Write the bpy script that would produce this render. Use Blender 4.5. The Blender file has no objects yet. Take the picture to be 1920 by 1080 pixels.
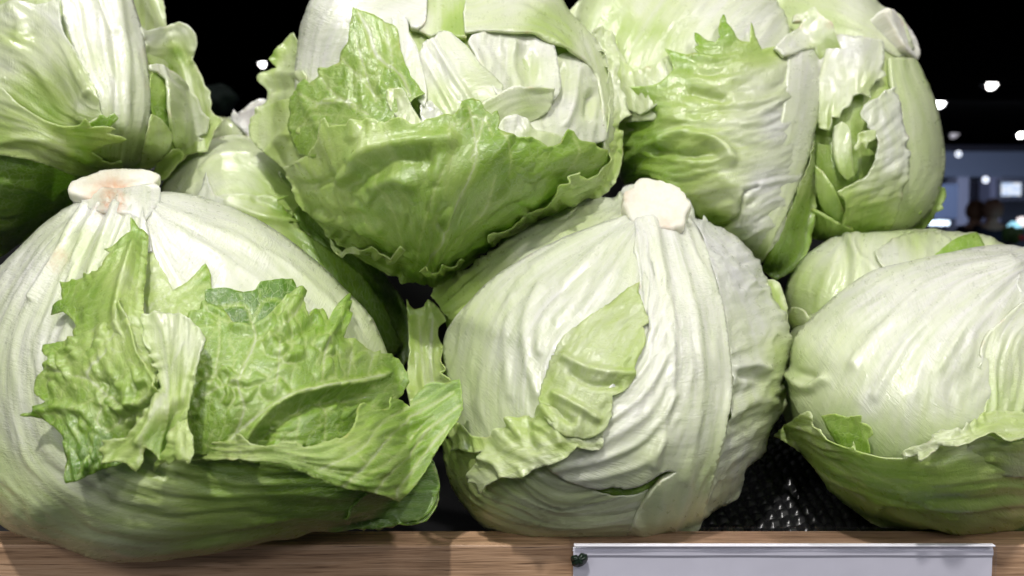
import bpy, bmesh, math, random
import numpy as np
from mathutils import Vector, Matrix
from mathutils.geometry import delaunay_2d_cdt

S = bpy.context.scene
COL = S.collection

# ------------------------------------------------------------------ camera
CAMZ = 1.10
PITCH = math.radians(3.0)
FPX = 1507.0
cam_d = bpy.data.cameras.new("camera")
cam = bpy.data.objects.new("camera", cam_d)
COL.objects.link(cam)
cam.location = (0, 0, CAMZ)
cam.rotation_euler = (math.radians(90) - PITCH, 0, 0)
cam_d.sensor_width = 36.0
cam_d.lens = 36.0 * FPX / 1920.0
cam_d.clip_start = 0.02
cam_d.clip_end = 200
cam_d.dof.use_dof = True
cam_d.dof.focus_distance = 0.335
cam_d.dof.aperture_fstop = 11.5
S.camera = cam
CAM = np.array([0, 0, CAMZ])
RT = np.array([1.0, 0, 0])
UP = np.array([0, math.sin(PITCH), math.cos(PITCH)])
FW = np.array([0, math.cos(PITCH), -math.sin(PITCH)])

# ------------------------------------------------------------------ world, lamps, exposure
W = bpy.data.worlds.new("World")
S.world = W
W.use_nodes = True
bg = W.node_tree.nodes["Background"]
bg.inputs[0].default_value = (0.92, 0.94, 1.0, 1)
bg.inputs[1].default_value = 0.15
S.view_settings.view_transform = 'Standard'
S.view_settings.look = 'None'
S.view_settings.exposure = 0.05
S.view_settings.gamma = 1.0
S.cycles.max_bounces = 10
S.cycles.diffuse_bounces = 4
S.cycles.transmission_bounces = 8
S.cycles.sample_clamp_indirect = 6.0
S.cycles.use_denoising = True

def spot(name, loc, target, power, size_deg, blend, radius, color):
    l = bpy.data.lights.new(name, 'SPOT')
    l.energy = power
    l.spot_size = math.radians(size_deg)
    l.spot_blend = blend
    l.shadow_soft_size = radius
    l.color = color
    o = bpy.data.objects.new(name, l)
    COL.objects.link(o)
    o.location = loc
    d = Vector(target) - Vector(loc)
    o.rotation_euler = d.to_track_quat('-Z', 'Y').to_euler()
    return o

spot("shelf_spotlight", (-0.22, -0.42, 2.45), (0.0, 0.42, 1.02), 70, 42, 0.8, 0.035, (1.0, 0.97, 0.93))
spot("second_spotlight", (0.75, 0.05, 2.5), (0.12, 0.45, 1.05), 30, 46, 0.9, 0.04, (1.0, 0.94, 0.96))
spot("third_spotlight", (-0.75, 0.75, 2.4), (-0.1, 0.45, 1.1), 20, 50, 0.9, 0.05, (1.0, 0.98, 0.94))
spot("front_fill_spot", (-1.3, -1.3, 2.5), (-0.1, 0.4, 1.05), 33, 40, 0.9, 0.12, (1.0, 0.99, 0.96))  # added fill lamp at front left, soft and weak
spot("front_fill_spot", (1.3, -1.2, 2.5), (0.1, 0.4, 1.05), 33, 40, 0.9, 0.12, (1.0, 0.97, 0.97))  # its added fill counterpart at front right
spot("front_fill_spot", (0.1, -2.2, 2.3), (0.0, 0.4, 1.0), 44, 34, 0.9, 0.2, (0.98, 0.97, 1.0))  # added frontal fill, stands in for bounce light and lifts the undersides

# ------------------------------------------------------------------ node helper
class NT:
    def __init__(s, name):
        s.m = bpy.data.materials.new(name)
        s.m.use_nodes = True
        s.t = s.m.node_tree
        s.t.nodes.clear()
        s.out = s.t.nodes.new('ShaderNodeOutputMaterial')
    def n(s, typ, **kw):
        nd = s.t.nodes.new(typ)
        for k, v in kw.items():
            if k.startswith('i_'):
                key = k[2:]
                key = int(key) if key.isdigit() else key.replace('_', ' ')
                s.put(nd.inputs[key], v)
            else:
                setattr(nd, k, v)
        return nd
    def put(s, sock, v):
        if isinstance(v, bpy.types.NodeSocket):
            s.t.links.new(v, sock)
        else:
            sock.default_value = v
    def math(s, op, a, b=0.0, c=0.0, clamp=False):
        nd = s.n('ShaderNodeMath', operation=op, use_clamp=clamp)
        s.put(nd.inputs[0], a); s.put(nd.inputs[1], b); s.put(nd.inputs[2], c)
        return nd.outputs[0]
    def mix(s, f, a, b, blend='MIX'):
        nd = s.n('ShaderNodeMix', data_type='RGBA', blend_type=blend)
        s.put(nd.inputs[0], f); s.put(nd.inputs[6], a); s.put(nd.inputs[7], b)
        return nd.outputs[2]
    def mapr(s, v, a, b, c, d):
        nd = s.n('ShaderNodeMapRange')
        s.put(nd.inputs[0], v); s.put(nd.inputs[1], a); s.put(nd.inputs[2], b); s.put(nd.inputs[3], c); s.put(nd.inputs[4], d)
        return nd.outputs[0]
    def vscale(s, vec, sc):
        nd = s.n('ShaderNodeMapping')
        s.put(nd.inputs['Vector'], vec); nd.inputs['Scale'].default_value = sc
        return nd.outputs[0]
    def noise(s, vec, scale, detail=2.0, rough=0.5, dist=0.0):
        nd = s.n('ShaderNodeTexNoise')
        s.put(nd.inputs['Vector'], vec)
        nd.inputs['Scale'].default_value = scale
        nd.inputs['Detail'].default_value = detail
        nd.inputs['Roughness'].default_value = rough
        nd.inputs['Distortion'].default_value = dist
        return nd.outputs['Fac']
    def ramp(s, f, pts):
        nd = s.n('ShaderNodeValToRGB')
        s.put(nd.inputs[0], f)
        e = nd.color_ramp.elements
        while len(e) < len(pts):
            e.new(0.5)
        for i, (p, c) in enumerate(pts):
            e[i].position = p
            e[i].color = (c[0], c[1], c[2], 1)
        return nd.outputs[0]
    def bump(s, h, strength, dist, normal=None):
        nd = s.n('ShaderNodeBump')
        nd.inputs['Strength'].default_value = strength
        nd.inputs['Distance'].default_value = dist
        s.put(nd.inputs['Height'], h)
        if normal is not None:
            s.put(nd.inputs['Normal'], normal)
        return nd.outputs[0]

def simple_mat(name, col, rough=0.5, spec=0.5, emit=None, estr=0.0, metallic=0.0, nscale=0, namp=0.0, bump=0.0):
    t = NT(name)
    p = t.n('ShaderNodeBsdfPrincipled')
    c = (col[0], col[1], col[2], 1)
    p.inputs['Base Color'].default_value = c
    p.inputs['Roughness'].default_value = rough
    p.inputs['Specular IOR Level'].default_value = spec
    p.inputs['Metallic'].default_value = metallic
    if nscale:
        tc = t.n('ShaderNodeTexCoord').outputs['Object']
        nz = t.noise(tc, nscale, 5, 0.6)
        k = t.mapr(nz, 0.3, 0.7, 1 - namp, 1 + namp)
        mm = t.n('ShaderNodeVectorMath', operation='SCALE')
        mm.inputs[0].default_value = col
        t.put(mm.inputs['Scale'], k)
        t.put(p.inputs['Base Color'], mm.outputs[0])
        if bump:
            t.put(p.inputs['Normal'], t.bump(nz, bump, 0.002))
    if emit:
        p.inputs['Emission Color'].default_value = (emit[0], emit[1], emit[2], 1)
        p.inputs['Emission Strength'].default_value = estr
    t.t.links.new(p.outputs[0], t.out.inputs[0])
    return t.m

def lettuce_mat():
    t = NT('lettuce_leaf_surface')
    uv = t.n('ShaderNodeUVMap', uv_map='UVMap').outputs[0]
    oi = t.n('ShaderNodeObjectInfo').outputs['Random']
    off = t.n('ShaderNodeCombineXYZ'); t.put(off.inputs[2], t.math('MULTIPLY', oi, 50.0))
    va = t.n('ShaderNodeVectorMath', operation='ADD'); t.put(va.inputs[0], uv); t.put(va.inputs[1], off.outputs[0])
    uv = va.outputs[0]
    g = t.n('ShaderNodeAttribute', attribute_name='green').outputs['Fac']
    v = t.n('ShaderNodeAttribute', attribute_name='vein').outputs['Fac']
    r = t.n('ShaderNodeAttribute', attribute_name='rust').outputs['Fac']
    cell = t.n('ShaderNodeTexCoord').outputs['Object']
    # large mottling and streaks along the ribs
    streak = t.noise(t.vscale(uv, (0.35, 5.0, 1)), 1.0, 4, 0.6, 0.3)
    mott = t.noise(uv, 3.2, 5, 0.62)
    fine = t.noise(uv, 26.0, 3, 0.6)
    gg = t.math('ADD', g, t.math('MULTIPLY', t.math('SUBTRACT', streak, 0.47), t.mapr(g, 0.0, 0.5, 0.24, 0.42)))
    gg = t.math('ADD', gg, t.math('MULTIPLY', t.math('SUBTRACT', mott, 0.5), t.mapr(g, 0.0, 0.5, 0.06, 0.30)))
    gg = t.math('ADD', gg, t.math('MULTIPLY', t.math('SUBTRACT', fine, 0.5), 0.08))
    # veins of the green blade and the painted rim highlight are paler
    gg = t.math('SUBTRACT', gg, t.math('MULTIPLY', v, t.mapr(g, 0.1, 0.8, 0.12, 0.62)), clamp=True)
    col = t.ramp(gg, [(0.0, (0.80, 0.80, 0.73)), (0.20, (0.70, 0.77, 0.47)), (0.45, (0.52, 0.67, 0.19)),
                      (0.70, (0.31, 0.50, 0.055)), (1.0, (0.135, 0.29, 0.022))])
    # watery fibres and cell rows of the thick ribs: slight change of tint along and across, the rows also painted as crinkle glints
    fib = t.noise(t.vscale(uv, (0.9, 11.0, 1)), 1.0, 3, 0.55, 0.4)
    row = t.noise(t.vscale(uv, (24.0, 5.0, 1)), 1.0, 2, 0.6, 0.6)
    wm = t.mapr(g, 0.05, 0.45, 1.0, 0.25)
    fv = t.math('ADD', t.mapr(fib, 0.3, 0.7, 0.0, 0.75), t.mapr(row, 0.35, 0.65, 0.0, 0.25))
    patch = t.noise(uv, 1.6, 3, 0.6)
    fa = t.math('MULTIPLY', t.mapr(fv, 0.28, 0.72, 0.0, 1.0), t.mapr(patch, 0.35, 0.65, 0.12, 0.45))
    col = t.mix(t.math('MULTIPLY', wm, fa), col, (0.56, 0.63, 0.42, 1))
    # tertiary net veins as faint pale lines
    vo = t.n('ShaderNodeTexVoronoi', feature='DISTANCE_TO_EDGE')
    wv = t.n('ShaderNodeVectorMath', operation='ADD')
    t.put(wv.inputs[0], t.vscale(uv, (5.5, 7.5, 1)))
    nz3 = t.n('ShaderNodeTexNoise'); t.put(nz3.inputs['Vector'], uv); nz3.inputs['Scale'].default_value = 6.0
    sc3 = t.n('ShaderNodeVectorMath', operation='SCALE'); t.put(sc3.inputs[0], nz3.outputs['Color']); sc3.inputs['Scale'].default_value = 1.6
    t.put(wv.inputs[1], sc3.outputs[0])
    t.put(vo.inputs['Vector'], wv.outputs[0]); vo.inputs['Scale'].default_value = 1.0
    net = t.mapr(vo.outputs['Distance'], 0.0, 0.085, 1.0, 0.0)
    netm = t.math('MULTIPLY', net, t.mapr(g, 0.3, 0.8, 0.0, 0.50))
    col = t.mix(netm, col, (0.55, 0.68, 0.30, 1))
    rust_n = t.math('MULTIPLY', r, t.mapr(t.noise(uv, 9.0, 4, 0.6), 0.35, 0.65, 0.2, 1.0))
    col = t.mix(rust_n, col, (0.62, 0.30, 0.14, 1))
    # tiny dark specks here and there
    sp = t.n('ShaderNodeTexVoronoi'); t.put(sp.inputs['Vector'], uv); sp.inputs['Scale'].default_value = 0.7
    spk = t.mapr(sp.outputs['Distance'], 0.006, 0.013, 0.7, 0.0)
    col = t.mix(spk, col, (0.20, 0.14, 0.06, 1))
    # relief: long ribs, crosswise crinkle on the white part, pebbly grain on the green part
    white = t.mapr(g, 0.05, 0.5, 1.0, 0.15)
    rib = t.noise(t.vscale(uv, (0.5, 6.0, 1)), 1.0, 2, 0.5, 0.25)
    cr = t.noise(t.vscale(uv, (26.0, 6.5, 1)), 1.0, 3, 0.6, 0.8)
    pm = t.noise(uv, 2.2, 2, 0.5)
    crm = t.math('MULTIPLY', t.mapr(cr, 0.35, 0.75, 0.0, 1.0), t.math('MULTIPLY', white, t.mapr(pm, 0.42, 0.64, 0.05, 1.0)))
    peb = t.noise(uv, 17.0, 4, 0.6, 0.4)
    peb2 = t.noise(uv, 55.0, 2, 0.6)
    n1 = t.bump(rib, 0.22, 0.0020)
    n2 = t.bump(crm, 0.38, 0.0008, n1)
    n3 = t.bump(t.math('MULTIPLY', peb, t.mapr(g, 0.1, 0.5, 0.25, 1.0)), 0.35, 0.0008, n2)
    n4 = t.bump(t.math('ADD', t.math('MULTIPLY', peb2, t.mapr(g, 0.1, 0.5, 0.1, 0.5)), t.math('MULTIPLY', net, t.mapr(g, 0.3, 0.8, 0.0, -0.8))), 0.5, 0.0004, n3)
    p = t.n('ShaderNodeBsdfPrincipled')
    t.put(p.inputs['Base Color'], col)
    t.put(p.inputs['Normal'], n4)
    t.put(p.inputs['Roughness'], t.mapr(t.noise(uv, 7.0, 3, 0.6), 0.3, 0.7, 0.24, 0.44))
    p.inputs['Specular IOR Level'].default_value = 0.6
    p.inputs['IOR'].default_value = 1.5
    p.inputs['Coat Weight'].default_value = 0.65
    p.inputs['Coat IOR'].default_value = 1.6
    p.inputs['Coat Roughness'].default_value = 0.24
    n5 = t.bump(t.math('ADD', crm, t.math('MULTIPLY', peb, 0.5)), 0.7, 0.0007, n1)
    t.put(p.inputs['Coat Normal'], n5)
    t.put(p.inputs['Subsurface Weight'], t.mapr(g, 0.0, 0.5, 0.7, 0.55))
    p.inputs['Subsurface Radius'].default_value = (1.0, 1.0, 0.86)
    t.put(p.inputs['Subsurface Scale'], t.mapr(g, 0.0, 0.5, 0.0030, 0.0018))
    tr = t.n('ShaderNodeBsdfTranslucent')
    trc = t.mix(0.5, col, (0.45, 0.70, 0.10, 1), 'MIX')
    t.put(tr.inputs['Color'], trc)
    mx = t.n('ShaderNodeMixShader')
    t.put(mx.inputs[0], t.mapr(g, 0.0, 0.6, 0.06, 0.34))
    t.t.links.new(p.outputs[0], mx.inputs[1]); t.t.links.new(tr.outputs[0], mx.inputs[2])
    t.t.links.new(mx.outputs[0], t.out.inputs[0])
    return t.m
M_LET = lettuce_mat()

# ------------------------------------------------------------------ numeric helpers
def perlin(x, y, seed=0):
    rs = np.random.RandomState(seed)
    perm = rs.permutation(256)
    ang = rs.rand(256) * 2 * np.pi
    gx, gy = np.cos(ang), np.sin(ang)
    xi = np.floor(x).astype(int); yi = np.floor(y).astype(int)
    xf = x - xi; yf = y - yi
    u = xf * xf * xf * (xf * (xf * 6 - 15) + 10)
    w = yf * yf * yf * (yf * (yf * 6 - 15) + 10)
    def gr(i, j, dx, dy):
        h = perm[(perm[i & 255] + j) & 255]
        return gx[h] * dx + gy[h] * dy
    a = gr(xi, yi, xf, yf); b = gr(xi + 1, yi, xf - 1, yf)
    c = gr(xi, yi + 1, xf, yf - 1); d = gr(xi + 1, yi + 1, xf - 1, yf - 1)
    return ((a * (1 - u) + b * u) * (1 - w) + (c * (1 - u) + d * u) * w) * 1.5

def fbm(x, y, seed=0, octv=3):
    o = 0; a = 1.0; f = 1.0
    for k in range(octv):
        o = o + a * perlin(x * f + 13.7 * k, y * f - 7.1 * k, seed + k)
        a *= 0.5; f *= 2.05
    return o

def tps(pts, vals, x, y, lam=1e-3):
    pts = np.array(pts, float) / 100.0; vals = np.array(vals, float)
    n = len(pts)
    if n < 3:
        return np.full(len(x), vals.mean())
    X = np.stack([x, y], 1) / 100.0
    def phi(r2):
        return 0.5 * r2 * np.log(r2 + 1e-9)
    d2 = ((pts[:, None] - pts[None]) ** 2).sum(-1)
    K = phi(d2) + lam * n * np.eye(n) * 5
    Pm = np.hstack([np.ones((n, 1)), pts])
    A = np.zeros((n + 3, n + 3)); A[:n, :n] = K; A[:n, n:] = Pm; A[n:, :n] = Pm.T
    A += 1e-9 * np.eye(n + 3)
    sol = np.linalg.lstsq(A, np.concatenate([vals, np.zeros(3)]), rcond=None)[0]
    D2 = ((X[:, None] - pts[None]) ** 2).sum(-1)
    return phi(D2) @ sol[:n] + sol[n] + X @ sol[n + 1:]

def shep(pts, x, y, pw=3.0):
    a = np.array(pts, float)
    if len(a) == 1:
        return np.full(len(x), a[0, 2])
    d = np.sqrt((x[:, None] - a[None, :, 0]) ** 2 + (y[:, None] - a[None, :, 1]) ** 2) + 12.0
    w = d ** (-pw)
    return (w * a[None, :, 2]).sum(1) / w.sum(1)

def seg_dist(x, y, poly):
    p = np.array(poly, float)
    best = np.full(len(x), 1e9)
    for i in range(len(p) - 1):
        a, b = p[i], p[i + 1]
        ab = b - a; L2 = max(1e-6, (ab ** 2).sum())
        u = np.clip(((x - a[0]) * ab[0] + (y - a[1]) * ab[1]) / L2, 0, 1)
        d = np.hypot(x - a[0] - u * ab[0], y - a[1] - u * ab[1])
        best = np.minimum(best, d)
    return best

def resample(poly, step):
    p = np.array(poly, float)
    seg = np.hypot(*(p[1:] - p[:-1]).T)
    L = np.concatenate([[0], np.cumsum(seg)])
    n = max(2, int(L[-1] / step) + 1)
    q = np.linspace(0, L[-1], n)
    return np.stack([np.interp(q, L, p[:, 0]), np.interp(q, L, p[:, 1])], 1), q

def catmull(pts, closed=False, sub=6):
    p = np.array(pts, float)
    n = len(p)
    out = []
    rng = range(n) if closed else range(n - 1)
    for i in rng:
        if closed:
            a, b, c, d = p[(i - 1) % n], p[i], p[(i + 1) % n], p[(i + 2) % n]
        else:
            a, b, c, d = p[max(i - 1, 0)], p[i], p[i + 1], p[min(i + 2, n - 1)]
        for k in range(sub):
            u = k / sub
            out.append(0.5 * ((2 * b) + (c - a) * u + (2 * a - 5 * b + 4 * c - d) * u * u + (3 * b - a - 3 * c + d) * u ** 3))
    if not closed:
        out.append(p[-1])
    return np.array(out)

def outline(pts, seed, step=3.2, sharp=55, edge_rag=0.0):
    """closed polygon; gentle corners are rounded, sharp ones kept; third value = raggedness (px)"""
    rs = np.random.RandomState(seed)
    P2 = np.array([(p[0], p[1]) for p in pts], float)
    rag = [(p[2] if len(p) > 2 else edge_rag) for p in pts]
    n = len(P2)
    area = 0.5 * np.sum(P2[:, 0] * np.roll(P2[:, 1], -1) - np.roll(P2[:, 0], -1) * P2[:, 1])
    sgn = 1.0 if area > 0 else -1.0
    # tangents
    tang = np.zeros_like(P2); corner = []
    for i in range(n):
        a, b, c = P2[i - 1], P2[i], P2[(i + 1) % n]
        v1 = b - a; v2 = c - b
        l1 = np.hypot(*v1) + 1e-6; l2 = np.hypot(*v2) + 1e-6
        cosang = np.clip((v1 @ v2) / (l1 * l2), -1, 1)
        corner.append(math.degrees(math.acos(cosang)) > sharp)
        tang[i] = v1 / l1 + v2 / l2
        tang[i] /= (np.hypot(*tang[i]) + 1e-6)
    out = []
    for i in range(n):
        a, b = P2[i], P2[(i + 1) % n]
        L = np.hypot(*(b - a))
        ta = (b - a) / (L + 1e-6) if corner[i] else tang[i]
        tb = (b - a) / (L + 1e-6) if corner[(i + 1) % n] else tang[(i + 1) % n]
        m = max(1, int(L / step))
        us = np.arange(m) / m
        h00 = 2 * us ** 3 - 3 * us ** 2 + 1; h10 = us ** 3 - 2 * us ** 2 + us
        h01 = -2 * us ** 3 + 3 * us ** 2; h11 = us ** 3 - us ** 2
        q = h00[:, None] * a + h10[:, None] * ta * L * 0.8 + h01[:, None] * b + h11[:, None] * tb * L * 0.8
        r = rag[i]
        if r > 0 and m > 3:
            nrm = np.array([(b - a)[1], -(b - a)[0]]) / (L + 1e-6) * sgn
            along = (b - a) / (L + 1e-6)
            disp = np.zeros(m); pos = 0.0
            arc = us * L
            while pos < L:
                w = rs.uniform(9, 24)
                am = r * rs.uniform(0.15, 1.0) * (1.6 if rs.rand() < 0.2 else 1)
                k = (arc >= pos) & (arc < pos + w)
                uu = (arc[k] - pos) / w
                pk = rs.uniform(0.55, 0.85)
                disp[k] += am * np.where(uu < pk, (uu / pk) ** 1.4, ((1 - uu) / (1 - pk)) ** 0.9)
                pos += w
            disp += r * 0.6 * perlin(arc / 45.0 + seed, arc * 0 + i, seed)
            fade = np.clip(np.minimum(arc, L - arc) / 6.0, 0, 1)
            q = q + nrm * (disp * fade)[:, None] + along * (disp * fade * 0.25)[:, None]
        out.extend(q)
    return np.array(out)

def inside(poly, x, y):
    px, py = poly[:, 0], poly[:, 1]
    qx, qy = np.roll(px, -1), np.roll(py, -1)
    res = np.zeros(len(x), bool)
    for i in range(len(px)):
        c = (py[i] > y) != (qy[i] > y)
        if not c.any():
            continue
        xx = (qx[i] - px[i]) * (y[c] - py[i]) / (qy[i] - py[i] + 1e-12) + px[i]
        idx = np.where(c)[0]
        res[idx] ^= x[c] < xx
    return res

def to3(px, py, D):
    x = (px - 960.0) / FPX; y = -(py - 540.0) / FPX
    return CAM[None] + D[:, None] * (x[:, None] * RT + y[:, None] * UP + FW)

def P3(px, py, D):
    return Vector(to3(np.array([px], float), np.array([py], float), np.array([D], float))[0])

# ------------------------------------------------------------------ object helpers
def link(name, me, parent=None, mat=None):
    o = bpy.data.objects.new(name, me)
    COL.objects.link(o)
    if parent is not None:
        o.parent = parent
        o.matrix_parent_inverse = parent.matrix_world.inverted()
    if mat is not None and me is not None:
        me.materials.append(mat)
    return o

def empty(name, loc):
    o = bpy.data.objects.new(name, None)
    COL.objects.link(o)
    o.location = loc
    o.empty_display_size = 0.02
    o.matrix_world = Matrix.Translation(Vector(loc))
    return o

def tag(o, label=None, cat=None, group=None, kind=None):
    if label: o['label'] = label
    if cat: o['category'] = cat
    if group: o['group'] = group
    if kind: o['kind'] = kind
    return o

def mesh_np(name, V, F, smooth=True):
    me = bpy.data.meshes.new(name)
    me.from_pydata(V.tolist() if hasattr(V, 'tolist') else V, [], F.tolist() if hasattr(F, 'tolist') else F)
    if smooth:
        me.polygons.foreach_set('use_smooth', np.ones(len(me.polygons), bool))
    me.update()
    return me

def attr(me, name, vals):
    a = me.attributes.new(name, 'FLOAT', 'POINT')
    a.data.foreach_set('value', np.asarray(vals, dtype=np.float32))

def set_uv(me, uvv):
    uvl = me.uv_layers.new(name='UVMap')
    li = np.empty(len(me.loops), dtype=np.int32)
    me.loops.foreach_get('vertex_index', li)
    uvl.data.foreach_set('uv', uvv[li].astype(np.float32).ravel())

def vnormals(V, F):
    n = np.cross(V[F[:, 1]] - V[F[:, 0]], V[F[:, 2]] - V[F[:, 0]])
    N = np.zeros_like(V)
    for k in range(3):
        np.add.at(N, F[:, k], n)
    N /= (np.linalg.norm(N, axis=1, keepdims=True) + 1e-12)
    flip = ((CAM[None] - V) * N).sum(1).mean() < 0
    return -N if flip else N

# ------------------------------------------------------------------ lettuce heads
class Head:
    def __init__(s, c, sil, Dc, Rf, tilt=0.0, label='', g=0.35, group=None, seed=1, gk=0.92):
        s.gk = gk
        s.c = np.array(c, float); s.Dc = Dc; s.Rf = Rf; s.tilt = tilt; s.seed = seed
        q = catmull(sil, True, 10) - s.c
        th = np.arctan2(q[:, 1], q[:, 0]); r = np.hypot(q[:, 0], q[:, 1])
        o = np.argsort(th)
        th, r = th[o], r[o]
        gth = np.linspace(-math.pi, math.pi, 361)
        gr = np.interp(gth, np.concatenate([th - 2 * math.pi, th, th + 2 * math.pi]), np.concatenate([r, r, r]))
        ker = np.exp(-np.linspace(-2, 2, 9) ** 2); ker /= ker.sum()
        gr = np.convolve(np.concatenate([gr[-9:-1], gr, gr[1:9]]), ker, 'same')[8:-8]
        s.gth, s.gr = gth, gr
        bot = max(p[1] for p in sil)
        b = P3(s.c[0], bot, s.Ds(np.array([bot]))[0])
        s.root = empty('lettuce_head', b)
        tag(s.root, label, 'lettuce', group or 'iceberg lettuce heads piled on the display')
        s.body(g)
        s.n = 0
    def Ds(s, py):
        return s.Dc + s.tilt * (py - s.c[1])
    def q(s, px, py):
        dx = px - s.c[0]; dy = py - s.c[1]
        return np.hypot(dx, dy) / np.interp(np.arctan2(dy, dx), s.gth, s.gr)
    def depth(s, px, py, soft=4e-4):
        u = 1 - s.q(px, py) ** 2
        sm = np.sqrt(np.maximum(0, (u + np.sqrt(u * u + soft)) / 2))
        return s.Ds(py) - s.Rf * sm
    def body(s, g):
        nu, nv = 96, 40
        V = []; 
        vs = np.linspace(0.02, math.pi - 0.02, nv)
        th = np.linspace(-math.pi, math.pi, nu, endpoint=False)
        R = np.interp(th, s.gth, s.gr) * 0.965
        for a in vs:
            k = math.sin(a); cz = math.cos(a)
            wr = 1 + 0.012 * perlin(th * 6 + s.seed, th * 0 + a * 2, s.seed)
            px = s.c[0] + R * k * np.cos(th) * wr; py = s.c[1] + R * k * np.sin(th) * wr
            Dm = s.Ds(py)
            if cz >= 0:
                V.append(to3(px, py, Dm - s.Rf * 0.96 * cz))
            else:
                V.append(to3(px, py, Dm) + (-cz) * s.Rf * 1.0 * FW[None])
        V = np.concatenate(V)
        F = []
        for j in range(nv - 1):
            for i in range(nu):
                a = j * nu + i; b = j * nu + (i + 1) % nu
                F.append((a, b, b + nu, a + nu))
        F.append(tuple(range(nu - 1, -1, -1))); F.append(tuple((nv - 1) * nu + i for i in range(nu)))
        me = mesh_np('heart', V, F)
        vv = np.repeat(vs, nu); tt = np.tile(th, nv)
        attr(me, 'green', np.clip(g + 0.15 * perlin(tt * 2, vv * 2, s.seed), 0, 1)); attr(me, 'vein', np.zeros(len(V))); attr(me, 'rust', np.zeros(len(V)))
        set_uv(me, np.stack([vv * 2.5, tt * 2.5], 1))
        o = link('heart', me, s.root, M_LET)
        w = bpy.data.objects  # keep a stable reference
        return o

    def leaf(s, O, guides=None, h=2.0, H=None, g=((0, 0, 0.3),), noise=(), blister=None, ridges=(), veins=(),
             branch=(), lip=None, frill=None, thick=1.0, sp=5.0, rust=(), edge_g=0.0, seed=None, rag=0.0, name='leaf',
             label=None, soft=4e-4, net=0.0, Dof=None):
        s.n += 1
        seed = seed if seed is not None else s.seed * 100 + s.n
        rs = np.random.RandomState(seed)
        poly = outline(O, seed, edge_rag=rag if rag or thick > 1.1 else 1.4)
        lo, hi = poly.min(0), poly.max(0)
        gx = np.arange(lo[0], hi[0], sp); gy = np.arange(lo[1], hi[1], sp * 0.866)
        X, Y = np.meshgrid(gx, gy)
        X = X + (np.arange(len(gy)) % 2)[:, None] * sp * 0.5
        X = (X + rs.uniform(-.5, .5, X.shape)).ravel(); Y = (Y + rs.uniform(-.5, .5, Y.shape)).ravel()
        k = inside(poly, X, Y); X, Y = X[k], Y[k]
        # drop the ones touching the outline
        dd = np.full(len(X), 1e9)
        for i0 in range(0, len(poly), 64):
            pp = poly[i0:i0 + 64]
            dd = np.minimum(dd, np.sqrt((X[:, None] - pp[None, :, 0]) ** 2 + (Y[:, None] - pp[None, :, 1]) ** 2).min(1))
        k = dd > 2.0; X, Y = X[k], Y[k]
        verts = [Vector((float(a), float(b))) for a, b in poly] + [Vector((float(a), float(b))) for a, b in zip(X, Y)]
        nb = len(poly)
        edges = [(i, (i + 1) % nb) for i in range(nb)]
        rv, re_, rf, _, _, _ = delaunay_2d_cdt(verts, edges, [], 1, 1e-4)
        XY = np.array([(p[0], p[1]) for p in rv]); F = np.array([f for f in rf if len(f) == 3], int)
        used = np.unique(F); remap = -np.ones(len(XY), int); remap[used] = np.arange(len(used))
        XY = XY[used]; F = remap[F]
        x, y = XY[:, 0].copy(), XY[:, 1].copy()
        # distance to / arc length along the outline
        Lc = np.concatenate([[0], np.cumsum(np.hypot(*(poly[1:] - poly[:-1]).T))])
        ed = np.full(len(x), 1e9); ea = np.zeros(len(x))
        for i0 in range(0, len(poly), 64):
            pp = poly[i0:i0 + 64]
            dm = np.sqrt((x[:, None] - pp[None, :, 0]) ** 2 + (y[:, None] - pp[None, :, 1]) ** 2)
            j = dm.argmin(1); m = dm[np.arange(len(x)), j]
            b = m < ed
            ed[b] = m[b]; ea[b] = Lc[i0 + j[b]]
        # leaf coordinates: s along the ribs, t across them (px)
        if guides:
            gp, gs, gt = [], [], []
            for (tv, pl) in guides:
                c = catmull(pl, False, 6)
                rp, q = resample(c, 60)
                st = 0
                for i in range(st, len(rp)):
                    gp.append(rp[i]); gs.append(q[i]); gt.append(tv)
            sc = tps(gp, gs, x, y, 2e-4); tc = tps(gp, gt, x, y, 2e-4)
        else:
            sc, tc = y.copy(), x.copy()
        # depth
        D = s.depth(x, y, soft)
        hh = np.full(len(x), float(h))
        if H:
            hh = hh + tps([(a[0], a[1]) for a in H], [a[2] for a in H], x, y, 1e-4) if len(H) > 2 else hh + H[0][2]
        if Dof is not None:
            D = D + Dof
        D = D - hh / 1000.0
        V = to3(x, y, D)
        # fine displacement along the normal, mm
        disp = np.zeros(len(x))
        for l in noise:
            am, ls, lt = l[:3]
            if ls < 12: am *= 0.55
            if lt < 14 and ls > 20: am = am * 0.55
            wp = 0.8 * lt * perlin(sc / (2.5 * lt + 30) + seed, tc / (2.5 * lt + 30), seed + 77)
            env = 0.65 + 0.7 * perlin(sc / 130.0 - seed, tc / 110.0 + 3, seed + 78)
            nz = fbm(sc / ls + seed * 1.7, (tc + wp) / lt + seed * 0.3, seed + int(lt), 2) * env
            if len(l) > 3:
                nz = 1 - 2.2 * np.abs(nz)
            disp += am * nz
        vein = np.zeros(len(x))
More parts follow.
